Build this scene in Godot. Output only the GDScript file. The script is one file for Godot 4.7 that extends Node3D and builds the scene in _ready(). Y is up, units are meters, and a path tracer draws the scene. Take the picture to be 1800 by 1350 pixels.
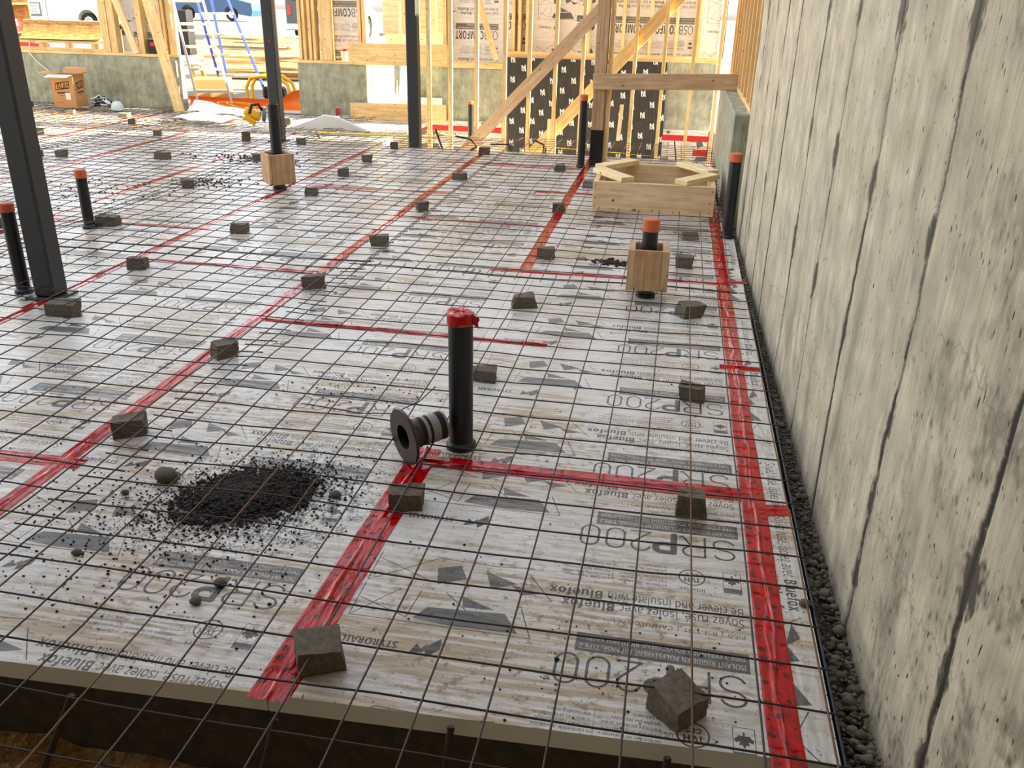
extends Node3D
# A basement under construction: foam insulation boards taped with red tape, welded wire mesh on concrete blocks,
# a cast concrete wall on the right, framing and a doorway to a sunlit yard at the far end.

var M := {}
var rng := RandomNumberGenerator.new()
var taken := {}
const CELL := 0.1524
const BOARD := 1.2192
const SEAM := 0.375          # x of the rightmost taped seam
const FAR := -11.8           # face of the far wall
const BACK := 3.2            # wall behind the viewer

func _ready() -> void:
	rng.seed = 7
	var cam := Camera3D.new()
	cam.name = "camera"
	cam.fov = 2.0 * rad_to_deg(atan(675.0 / 1534.37))
	cam.near = 0.05
	cam.far = 300.0
	cam.transform = Transform3D(Basis(Vector3.UP, 0.173553) * Basis(Vector3.RIGHT, -0.416823) * Basis(Vector3.BACK, 0.02184), Vector3(0, 1.545, 0))
	add_child(cam)
	cam.current = true
	var env := Environment.new()
	env.background_mode = Environment.BG_SKY
	var sm := ProceduralSkyMaterial.new()
	sm.sky_top_color = Color(0.415, 0.455, 0.52)
	sm.sky_horizon_color = Color(0.975, 0.983, 0.985)
	sm.ground_bottom_color = Color(0.42, 0.40, 0.36)
	sm.ground_horizon_color = Color(0.60, 0.58, 0.54)
	sm.sky_energy_multiplier = 1.35
	sm.sky_curve = 0.32
	env.sky = Sky.new()
	env.sky.sky_material = sm
	env.background_energy_multiplier = 1.0
	env.tonemap_mode = Environment.TONE_MAPPER_LINEAR
	env.tonemap_exposure = 3.2
	env.sdfgi_enabled = true
	env.ssao_enabled = true
	env.ssil_enabled = true
	var we := WorldEnvironment.new()
	we.name = "world"
	we.environment = env
	add_child(we)
	var sun := DirectionalLight3D.new()
	sun.name = "sun"
	sun.light_color = Color(1.0, 0.93, 0.80)
	sun.light_energy = 4.0
	sun.light_angular_distance = 0.6
	sun.shadow_enabled = true
	sun.sky_mode = DirectionalLight3D.SKY_MODE_LIGHT_ONLY
	add_child(sun)
	sun.look_at_from_position(Vector3.ZERO, Vector3(-0.93, -0.34, 0.13), Vector3.UP)
	make_materials()
	make_shell()
	make_floor()
	make_tapes()
	make_mesh_sheets()
	make_columns()
	make_pipes()
	make_forms()
	make_blocks()
	make_far_wall()
	make_partition()
	make_right_end()
	make_doorway_things()
	make_yard()
	make_debris()

# ------------------------------------------------------------------ mesh building
class MB:
	var v := PackedVector3Array()
	var n := PackedVector3Array()
	var uv := PackedVector2Array()
	var uv2 := PackedVector2Array()
	var ix := PackedInt32Array()
	var uo := Vector2.ZERO
	func tri(a: int, b: int, c: int, nn: Vector3) -> void:
		if (v[b] - v[a]).cross(v[c] - v[a]).dot(nn) > 0.0:
			ix.append(a); ix.append(c); ix.append(b)
		else:
			ix.append(a); ix.append(b); ix.append(c)
	func vert(p: Vector3, nn: Vector3, t: Vector2, t2 := Vector2.ZERO) -> int:
		v.append(p); n.append(nn); uv.append(t + uo); uv2.append(t2)
		return v.size() - 1
	func quad(a: Vector3, b: Vector3, c: Vector3, d: Vector3, nn: Vector3, ta := Vector2.ZERO, tb := Vector2.ZERO, tc := Vector2.ZERO, td := Vector2.ZERO) -> void:
		var i := vert(a, nn, ta); vert(b, nn, tb); vert(c, nn, tc); vert(d, nn, td)
		tri(i, i + 1, i + 2, nn); tri(i, i + 2, i + 3, nn)
	# bevelled box; the grain (u) runs along its longest side
	func box(xf: Transform3D, size: Vector3, bev := 0.002) -> void:
		var h := size * 0.5
		var b: float = minf(bev, minf(h.x, minf(h.y, h.z)) * 0.45)
		var lg := 0
		if size.y >= size.x and size.y >= size.z: lg = 1
		elif size.z >= size.x: lg = 2
		var B := xf.basis.orthonormalized()
		for a in 3:
			var p: int = (a + 1) % 3
			var q: int = (a + 2) % 3
			for s in [-1.0, 1.0]:
				var nn := Vector3.ZERO; nn[a] = s
				var pts := []; var ts := []
				for k in [[-1, -1], [1, -1], [1, 1], [-1, 1]]:
					var c := Vector3.ZERO
					c[a] = s * h[a]; c[p] = k[0] * (h[p] - b); c[q] = k[1] * (h[q] - b)
					pts.append(xf * c)
					var u: float; var w: float
					if a == lg: u = c[p] * 0.35; w = c[q] * 0.35
					else:
						var o: int = q if p == lg else p
						u = c[lg]; w = c[o] + float(a) * 0.13 + s * 0.07
					ts.append(Vector2(u, w))
				quad(pts[0], pts[1], pts[2], pts[3], B * nn, ts[0], ts[1], ts[2], ts[3])
		for a in 3:
			var p: int = (a + 1) % 3
			var q: int = (a + 2) % 3
			for sa in [-1.0, 1.0]:
				for sp in [-1.0, 1.0]:
					var nn := Vector3.ZERO; nn[a] = sa; nn[p] = sp
					var e := []
					for k in [[0, -1], [0, 1], [1, 1], [1, -1]]:
						var c := Vector3.ZERO
						c[a] = sa * (h[a] if k[0] == 0 else h[a] - b); c[p] = sp * (h[p] - b if k[0] == 0 else h[p]); c[q] = k[1] * (h[q] - b)
						e.append(c)
					quad(xf * e[0], xf * e[1], xf * e[2], xf * e[3], (B * nn).normalized(), Vector2(e[0][lg], e[0][p]), Vector2(e[1][lg], e[1][p]), Vector2(e[2][lg], e[2][p]), Vector2(e[3][lg], e[3][p]))
		for sx in [-1.0, 1.0]:
			for sy in [-1.0, 1.0]:
				for sz in [-1.0, 1.0]:
					var nn := (B * Vector3(sx, sy, sz)).normalized()
					var i := vert(xf * Vector3(sx * h.x, sy * (h.y - b), sz * (h.z - b)), nn, Vector2.ZERO)
					vert(xf * Vector3(sx * (h.x - b), sy * h.y, sz * (h.z - b)), nn, Vector2.ZERO)
					vert(xf * Vector3(sx * (h.x - b), sy * (h.y - b), sz * h.z), nn, Vector2.ZERO)
					tri(i, i + 1, i + 2, nn)
	func bx(c: Vector3, size: Vector3, bev := 0.002) -> void:
		box(Transform3D(Basis(), c), size, bev)
	# box between two points; wid runs along «side»
	func beam(a: Vector3, b: Vector3, wid: float, dep: float, side: Vector3, bev := 0.002) -> void:
		var y := (b - a).normalized()
		var z := side.cross(y).normalized()
		var x := y.cross(z)
		box(Transform3D(Basis(x, y, z), (a + b) * 0.5), Vector3(wid, (b - a).length(), dep), bev)
	func tube(pts: PackedVector3Array, rad: Array, sides := 6, caps := true) -> void:
		var up := Vector3.UP
		var t0 := (pts[1] - pts[0]).normalized()
		if absf(t0.dot(up)) > 0.9: up = Vector3.RIGHT
		var s := t0.cross(up).normalized()
		var base := v.size()
		var run := 0.0
		var m := pts.size()
		for i in m:
			var t := (pts[mini(i + 1, m - 1)] - pts[maxi(i - 1, 0)]).normalized()
			s = (s - t * s.dot(t)).normalized()
			var w := t.cross(s)
			var r: float = rad[mini(i, rad.size() - 1)]
			if i > 0: run += pts[i].distance_to(pts[i - 1])
			for k in sides + 1:
				var an := TAU * k / sides
				var d := s * cos(an) + w * sin(an)
				vert(pts[i] + d * r, d, Vector2(run, float(k) / sides * 0.25))
		for i in m - 1:
			for k in sides:
				var a := base + i * (sides + 1) + k
				tri(a, a + 1, a + sides + 1, n[a])
				tri(a + 1, a + sides + 2, a + sides + 1, n[a + 1])
		if caps:
			for e in [0, m - 1]:
				var nn := (pts[0] - pts[1]).normalized() if e == 0 else (pts[m - 1] - pts[m - 2]).normalized()
				var c := vert(pts[e], nn, Vector2.ZERO)
				for k in sides:
					var i1 := vert(v[base + e * (sides + 1) + k], nn, Vector2.ZERO)
					var i2 := vert(v[base + e * (sides + 1) + k + 1], nn, Vector2.ZERO)
					tri(c, i1, i2, nn)
	# profile of (radius, height), turned round the local y axis; hard edges between segments
	func lathe(prof: Array, segs: int, xf: Transform3D) -> void:
		var B := xf.basis.orthonormalized()
		for j in prof.size() - 1:
			var p0: Vector2 = prof[j]; var p1: Vector2 = prof[j + 1]
			var dl := (p1 - p0)
			if dl.length() < 1e-6: continue
			var nr := Vector2(dl.y, -dl.x).normalized()
			var base := v.size()
			for k in segs + 1:
				var an := TAU * k / segs
				var c := cos(an); var s := sin(an)
				var nn := B * Vector3(nr.x * c, nr.y, nr.x * s)
				vert(xf * Vector3(p0.x * c, p0.y, p0.x * s), nn, Vector2(float(k) / segs, p0.y))
				vert(xf * Vector3(p1.x * c, p1.y, p1.x * s), nn, Vector2(float(k) / segs, p1.y))
			for k in segs:
				var a := base + k * 2
				tri(a, a + 1, a + 2, n[a]); tri(a + 1, a + 3, a + 2, n[a])
	# polygon in local xy, thickness along local z (centred)
	func prism(poly: PackedVector2Array, depth: float, xf: Transform3D) -> void:
		var B := xf.basis.orthonormalized()
		var t := Geometry2D.triangulate_polygon(poly)
		for s in [-1.0, 1.0]:
			var nn: Vector3 = B * Vector3(0, 0, s)
			var b := v.size()
			for p in poly: vert(xf * Vector3(p.x, p.y, s * depth * 0.5), nn, p)
			for i in range(0, t.size(), 3): tri(b + t[i], b + t[i + 1], b + t[i + 2], nn)
		var cw := Geometry2D.is_polygon_clockwise(poly)
		for i in poly.size():
			var p := poly[i]; var q := poly[(i + 1) % poly.size()]
			var e := (q - p).normalized()
			var o := Vector2(e.y, -e.x)
			if cw: o = -o
			quad(xf * Vector3(p.x, p.y, -depth * 0.5), xf * Vector3(q.x, q.y, -depth * 0.5), xf * Vector3(q.x, q.y, depth * 0.5), xf * Vector3(p.x, p.y, depth * 0.5), B * Vector3(o.x, o.y, 0), p, q, q + Vector2(0, depth), p + Vector2(0, depth))
	# a grid of points (rows of equal length) as a smooth sheet; hint is roughly its outside
	func sheet(rows: Array, uvs: Array, hint: Vector3, uvs2 := []) -> void:
		var nr := rows.size()
		var nc: int = rows[0].size()
		var base := v.size()
		for i in nr:
			for j in nc:
				var du: Vector3 = rows[i][mini(j + 1, nc - 1)] - rows[i][maxi(j - 1, 0)]
				var dv: Vector3 = rows[mini(i + 1, nr - 1)][j] - rows[maxi(i - 1, 0)][j]
				var nn := du.cross(dv).normalized()
				if nn.dot(hint) < 0.0: nn = -nn
				vert(rows[i][j], nn, uvs[i][j], uvs2[i][j] if uvs2.size() else Vector2.ZERO)
		for i in nr - 1:
			for j in nc - 1:
				var a := base + i * nc + j
				tri(a, a + 1, a + nc, n[a]); tri(a + 1, a + nc + 1, a + nc, n[a])
	func mesh() -> ArrayMesh:
		var arr := []
		arr.resize(Mesh.ARRAY_MAX)
		arr[Mesh.ARRAY_VERTEX] = v; arr[Mesh.ARRAY_NORMAL] = n
		arr[Mesh.ARRAY_TEX_UV] = uv; arr[Mesh.ARRAY_TEX_UV2] = uv2; arr[Mesh.ARRAY_INDEX] = ix
		var am := ArrayMesh.new()
		am.add_surface_from_arrays(Mesh.PRIMITIVE_TRIANGLES, arr)
		return am

func mb() -> MB:
	var m := MB.new()
	m.uo = Vector2(rng.randf() * 3.0, rng.randf() * 3.0)
	return m

func numbered(called: String) -> String:
	if not taken.has(called):
		taken[called] = 0
		return called
	taken[called] += 1
	return "%s_%03d" % [called, taken[called]]

func meta(o: Node, label: String, category: String, group := "") -> void:
	o.set_meta("label", label)
	o.set_meta("category", category)
	if group != "": o.set_meta("group", group)

func thing(called: String, label: String, category: String, at := Vector3.ZERO, turn := 0.0, group := "") -> Node3D:
	var o := Node3D.new()
	o.name = numbered(called)
	add_child(o)
	o.position = at
	o.rotation.y = turn
	meta(o, label, category, group)
	return o

func part(parent: Node, called: String, m: MB, material: Material) -> MeshInstance3D:
	var o := MeshInstance3D.new()
	o.name = called
	o.mesh = m.mesh()
	o.material_override = material
	parent.add_child(o, true)
	return o

func solo(called: String, label: String, category: String, m: MB, material: Material, group := "", at := Vector3.ZERO, turn := 0.0) -> MeshInstance3D:
	var o := part(self, numbered(called), m, material)
	o.position = at
	o.rotation.y = turn
	meta(o, label, category, group)
	return o

func structure(called: String, m: MB, material: Material, parent: Node = null) -> MeshInstance3D:
	var o := part(self if parent == null else parent, numbered(called) if parent == null else called, m, material)
	if parent == null: o.set_meta("kind", "structure")
	return o

func P3(a: Array) -> PackedVector3Array:
	var p := PackedVector3Array()
	for q in a: p.append(q)
	return p

func loc(c: Vector3, turn := 0.0) -> Transform3D:
	return Transform3D(Basis(Vector3.UP, turn), c)

# ------------------------------------------------------------------ pictures
func grain(sd: int, freq: float, w: int, h: int, kx := 1, ky := 1, oct := 3) -> PackedByteArray:
	var f := FastNoiseLite.new()
	f.seed = sd
	f.noise_type = FastNoiseLite.TYPE_SIMPLEX_SMOOTH
	f.frequency = freq
	f.fractal_octaves = oct
	var im := f.get_seamless_image(maxi(w / kx, 8), maxi(h / ky, 8))
	if kx != 1 or ky != 1: im.resize(w, h, Image.INTERPOLATE_CUBIC)
	im.convert(Image.FORMAT_L8)
	return im.get_data()

func tex(im: Image) -> ImageTexture:
	return ImageTexture.create_from_image(im)

func from_bytes(d: PackedByteArray, w: int, h: int, fmt := Image.FORMAT_RGB8) -> Image:
	return Image.create_from_data(w, h, false, fmt, d)

var fonts := {}
func font(bold: bool) -> SystemFont:
	if not fonts.has(bold):
		var f := SystemFont.new()
		f.font_names = PackedStringArray(["Droid Sans"])
		f.font_weight = 700 if bold else 400
		fonts[bold] = f
	return fonts[bold]

func write(im: Image, s: String, x: float, y: float, size: int, col: Color, bold := false, sx := 1.0, most := 0.0) -> float:
	var tl := TextLine.new()
	tl.add_string(s, font(bold), size)
	if most > 0.0: sx = most / tl.get_size().x
	var ts := TextServerManager.get_primary_interface()
	var pen := x
	var sz := Vector2i(size, 0)
	for g in ts.shaped_text_get_glyphs(tl.get_rid()):
		var rid: RID = g.font_rid
		if rid.is_valid():
			ts.font_render_glyph(rid, sz, g.index)
			var k: int = ts.font_get_glyph_texture_idx(rid, sz, g.index)
			if k >= 0:
				var r: Rect2 = ts.font_get_glyph_uv_rect(rid, sz, g.index)
				var o: Vector2 = ts.font_get_glyph_offset(rid, sz, g.index)
				var at: Image = ts.font_get_texture_image(rid, sz, k)
				var w := int(ceil(r.size.x * sx))
				for py in int(r.size.y):
					for px in w:
						var a: float = at.get_pixel(int(r.position.x) + mini(int(px / sx), int(r.size.x) - 1), int(r.position.y) + py).a
						if a > 0.05:
							var tx := int(pen + o.x * sx) + px
							var ty := int(y + o.y) + py
							if tx >= 0 and ty >= 0 and tx < im.get_width() and ty < im.get_height():
								im.set_pixel(tx, ty, im.get_pixel(tx, ty).lerp(col, a * col.a))
		pen += float(g.advance) * sx
	return pen

func stroke(im: Image, pts: Array, w: float, col: Color) -> void:
	for i in pts.size() - 1:
		var a: Vector2 = pts[i]; var b: Vector2 = pts[i + 1]
		var lo := Vector2(minf(a.x, b.x) - w, minf(a.y, b.y) - w)
		var hi := Vector2(maxf(a.x, b.x) + w, maxf(a.y, b.y) + w)
		for y in range(maxi(int(lo.y), 0), mini(int(hi.y) + 1, im.get_height())):
			for x in range(maxi(int(lo.x), 0), mini(int(hi.x) + 1, im.get_width())):
				var p := Vector2(x, y)
				var d := p.distance_to(Geometry2D.get_closest_point_to_segment(p, a, b))
				var k := clampf(w * 0.5 - d + 0.5, 0.0, 1.0)
				if k > 0.0: im.set_pixel(x, y, im.get_pixel(x, y).lerp(col, k * col.a))

func fill_poly(im: Image, poly: PackedVector2Array, col: Color) -> void:
	var lo := poly[0]; var hi := poly[0]
	for p in poly:
		lo = lo.min(p); hi = hi.max(p)
	for y in range(maxi(int(lo.y), 0), mini(int(hi.y) + 1, im.get_height())):
		for x in range(maxi(int(lo.x), 0), mini(int(hi.x) + 1, im.get_width())):
			if Geometry2D.is_point_in_polygon(Vector2(x, y), poly): im.set_pixel(x, y, im.get_pixel(x, y).lerp(col, col.a))

func arc(c: Vector2, r: Vector2, a0: float, a1: float, k := 10) -> Array:
	var o := []
	for i in k + 1:
		var a := deg_to_rad(lerpf(a0, a1, float(i) / k))
		o.append(c + Vector2(cos(a) * r.x, sin(a) * r.y))
	return o

func ring(im: Image, c: Vector2, r: float, w: float, col: Color) -> void:
	stroke(im, arc(c, Vector2(r, r), 0, 360, 28), w, col)

func mat(c: Color, rough: float, metal := 0.0) -> StandardMaterial3D:
	var m := StandardMaterial3D.new()
	m.albedo_color = c
	m.roughness = rough
	m.metallic = metal
	return m

func bumped(m: StandardMaterial3D, t: Texture2D, cm: float) -> void:
	m.heightmap_enabled = true
	m.heightmap_texture = t
	m.heightmap_scale = cm

func tri_map(m: StandardMaterial3D, scale: float, world := false) -> void:
	m.uv1_triplanar = true
	m.uv1_world_triplanar = world
	m.uv1_scale = Vector3.ONE * scale

# ------------------------------------------------------------------ materials
const WALL_SEAMS := [-0.78, -1.43, -2.09, -2.72, -3.33, -3.95, -4.76, -5.25, -5.8, -6.3]

func wood_picture(sd: int, c0: Color, c1: Color, knots: int) -> Image:
	var w := 1024; var h := 256
	var a := grain(sd, 0.03, w, h, 16, 1, 3)
	var b := grain(sd + 1, 0.09, w, h, 24, 1, 2)
	var c := grain(sd + 2, 0.02, w, h, 2, 2, 2)
	var d := PackedByteArray()
	d.resize(w * h * 3)
	for i in w * h:
		var k: float = (a[i] * 0.5 + b[i] * 0.3 + c[i] * 0.2) / 255.0
		k = clampf((k - 0.3) * 2.2, 0.0, 1.0)
		var q := c0.lerp(c1, k)
		d[i * 3] = int(q.r * 255); d[i * 3 + 1] = int(q.g * 255); d[i * 3 + 2] = int(q.b * 255)
	var im := from_bytes(d, w, h)
	var r := RandomNumberGenerator.new()
	r.seed = sd
	for k in knots:
		var o := Vector2(r.randf_range(30, w - 30), r.randf_range(15, h - 15))
		var s := r.randf_range(3.0, 6.5)
		for y in range(-10, 11):
			for x in range(-16, 17):
				var q := Vector2(x / 1.7, y)
				var e := q.length() / s
				var px := int(o.x) + x; var py := int(o.y) + y
				if e < 1.3 and px >= 0 and py >= 0 and px < w and py < h:
					im.set_pixel(px, py, im.get_pixel(px, py).lerp(Color(0.34, 0.20, 0.09), clampf(1.3 - e, 0.0, 0.8)))
	return im

func wood_mat(sd: int, c0: Color, c1: Color, knots := 7) -> StandardMaterial3D:
	var m := mat(Color.WHITE, 0.72)
	m.albedo_texture = tex(wood_picture(sd, c0, c1, knots))
	m.uv1_scale = Vector3(0.8, 2.6, 1)
	return m

func concrete_picture() -> Image:
	var w := 1024
	var a := grain(21, 0.012, w, w, 1, 6, 4)     # upright streaks of the form face
	var b := grain(22, 0.05, w, w, 1, 8, 2)
	var c := grain(23, 0.006, w, w, 1, 1, 4)
	var s := grain(24, 0.085, w, w, 1, 3, 1)
	var s2 := grain(28, 0.012, w, w, 1, 1, 2)
	var f := grain(25, 0.3, w, w, 1, 1, 1)
	var hs := grain(29, 0.16, w, w, 1, 24, 2)
	var d := PackedByteArray()
	d.resize(w * w * 3)
	for i in w * w:
		var k: float = 0.80 + (a[i] - 128) * 0.0005 + (b[i] - 128) * 0.00035 + (c[i] - 128) * 0.0007 + (f[i] - 128) * 0.0004 + (hs[i] - 128) * 0.0005
		if s[i] > 222 and s2[i] > 118: k -= (s[i] - 222) * 0.03
		k = clampf(k, 0.12, 1.0)
		d[i * 3] = int(k * 255); d[i * 3 + 1] = int(k * 252); d[i * 3 + 2] = int(k * 240)
	return from_bytes(d, w, w)

func stone_picture() -> Image:
	var w := 512
	var a := grain(26, 0.02, w, w, 1, 1, 4)
	var b := grain(27, 0.16, w, w, 1, 1, 2)
	var d := PackedByteArray()
	d.resize(w * w * 3)
	for i in w * w:
		var k: float = 0.80 + (a[i] - 128) * 0.0010 + (b[i] - 128) * 0.0012
		if b[i] > 205: k -= (b[i] - 205) * 0.006
		d[i * 3] = int(clampf(k, 0.2, 1.0) * 255); d[i * 3 + 1] = int(clampf(k, 0.2, 1.0) * 251); d[i * 3 + 2] = int(clampf(k, 0.2, 1.0) * 242)
	return from_bytes(d, w, w)

func wall_stains() -> Image:
	var w := 2048; var h := 1024                  # z from -0.6 to -7.0, height from 2.6 down to -0.3
	var a := grain(31, 0.006, w, h, 1, 5, 4)
	var b := grain(32, 0.03, w, h, 1, 4, 3)
	var c := grain(33, 0.012, w, h, 1, 1, 4)
	var e := grain(34, 0.10, w, h, 1, 2, 3)
	var d := PackedByteArray()
	d.resize(w * h * 4)
	for y in h:
		var hh := 2.6 - 2.9 * y / h
		for x in w:
			var i := y * w + x
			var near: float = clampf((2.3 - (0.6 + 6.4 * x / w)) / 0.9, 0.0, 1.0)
			var k: float = clampf((a[i] - 158 + (b[i] - 128) * 0.5) * 0.005, 0.0, 0.4)
			# weathered grey skin, patchy, on the nearest panels
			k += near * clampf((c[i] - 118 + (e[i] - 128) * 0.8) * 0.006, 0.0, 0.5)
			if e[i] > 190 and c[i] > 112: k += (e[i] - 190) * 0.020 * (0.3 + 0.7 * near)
			d[i * 4] = 78; d[i * 4 + 1] = 72; d[i * 4 + 2] = 58
			d[i * 4 + 3] = int(clampf(k, 0.0, 0.9) * 255)
	var r := RandomNumberGenerator.new()
	r.seed = 5
	for s in WALL_SEAMS:
		var cx: float = (-s - 0.6) / 6.4 * w
		var wide := 2.5 if s != -4.76 else 4.6
		var j := 0.0
		for y in h:
			j = clampf(j + r.randf_range(-0.8, 0.8), -4.0, 4.0)
			var broad: float = wide + b[(y * w + int(cx)) % (w * h)] * 0.012
			for x in range(int(cx - 14), int(cx + 15)):
				if x < 0 or x >= w: continue
				var q := absf(x - cx - j)
				var al := clampf(1.4 - q / broad, 0.0, 1.0)
				al = maxf(al, clampf(1.0 - q / 13.0, 0.0, 1.0) * 0.4 * clampf((c[y * w + x] - 105) / 70.0, 0.0, 1.0))
				var i := (y * w + x) * 4
				if int(al * 255) > d[i + 3]:
					d[i] = 52; d[i + 1] = 48; d[i + 2] = 40; d[i + 3] = int(al * 255)
		for t in [1.99, 1.53, 1.06, 0.60, 0.37, 0.14]:
			if t < 0.5 and s < -2.3: continue
			var cy: float = (2.6 - t) / 2.9 * h
			var rad := r.randf_range(6.0, 13.0)
			for y in range(int(cy - 40), int(cy + 40)):
				for x in range(int(cx - 26), int(cx + 26)):
					if x < 0 or x >= w or y < 0 or y >= h: continue
					var i := (y * w + x)
					var q := Vector2((x - cx) / rad, (y - cy) / (rad * 2.0)).length() + (e[i] - 128) * 0.005 + (b[i] - 128) * 0.004
					var al := clampf((1.35 - q) * 1.8, 0.0, 0.95)
					if int(al * 255) > d[i * 4 + 3]:
						d[i * 4] = 60; d[i * 4 + 1] = 55; d[i * 4 + 2] = 45; d[i * 4 + 3] = int(al * 255)
	var im := from_bytes(d, w, h, Image.FORMAT_RGBA8)
	var crack := Color(0.24, 0.22, 0.18, 0.6)
	for run in [[[-2.08, 0.36], [-1.98, 0.38], [-1.88, 0.36], [-1.75, 0.38], [-1.64, 0.35], [-1.53, 0.39], [-1.43, 0.37]], [[-3.29, 0.33], [-3.1, 0.31], [-2.95, 0.35], [-2.78, 0.34]], [[-5.2, 0.40], [-4.95, 0.33], [-4.76, 0.31], [-4.5, 0.2], [-4.3, 0.28], [-3.96, 0.3]], [[-1.9, 0.9], [-1.75, 0.93], [-1.62, 0.91], [-1.43, 0.87]]]:
		var p := []
		for i in run.size() - 1:
			for k in 6:
				var q: Vector2 = Vector2(run[i][0], run[i][1]).lerp(Vector2(run[i + 1][0], run[i + 1][1]), k / 6.0)
				p.append(Vector2((-q.x - 0.6) / 6.4 * w + r.randf_range(-2.2, 2.2), (2.6 - q.y) / 2.9 * h + r.randf_range(-3.5, 3.5)))
		stroke(im, p, 1.7, crack)
	var red := Color(0.85, 0.25, 0.18, 0.75)
	for q in [[-4.29, 0.87, 0.06], [-5.6, 0.79, 0.04], [-6.28, 0.72, 0.04], [-5.05, 0.80, 0.04]]:
		stroke(im, [Vector2((-q[0] - 0.6) / 6.4 * w, (2.6 - q[1] - q[2]) / 2.9 * h), Vector2((-q[0] - 0.6) / 6.4 * w, (2.6 - q[1] + q[2]) / 2.9 * h)], 6.0, red)
	return im

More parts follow.
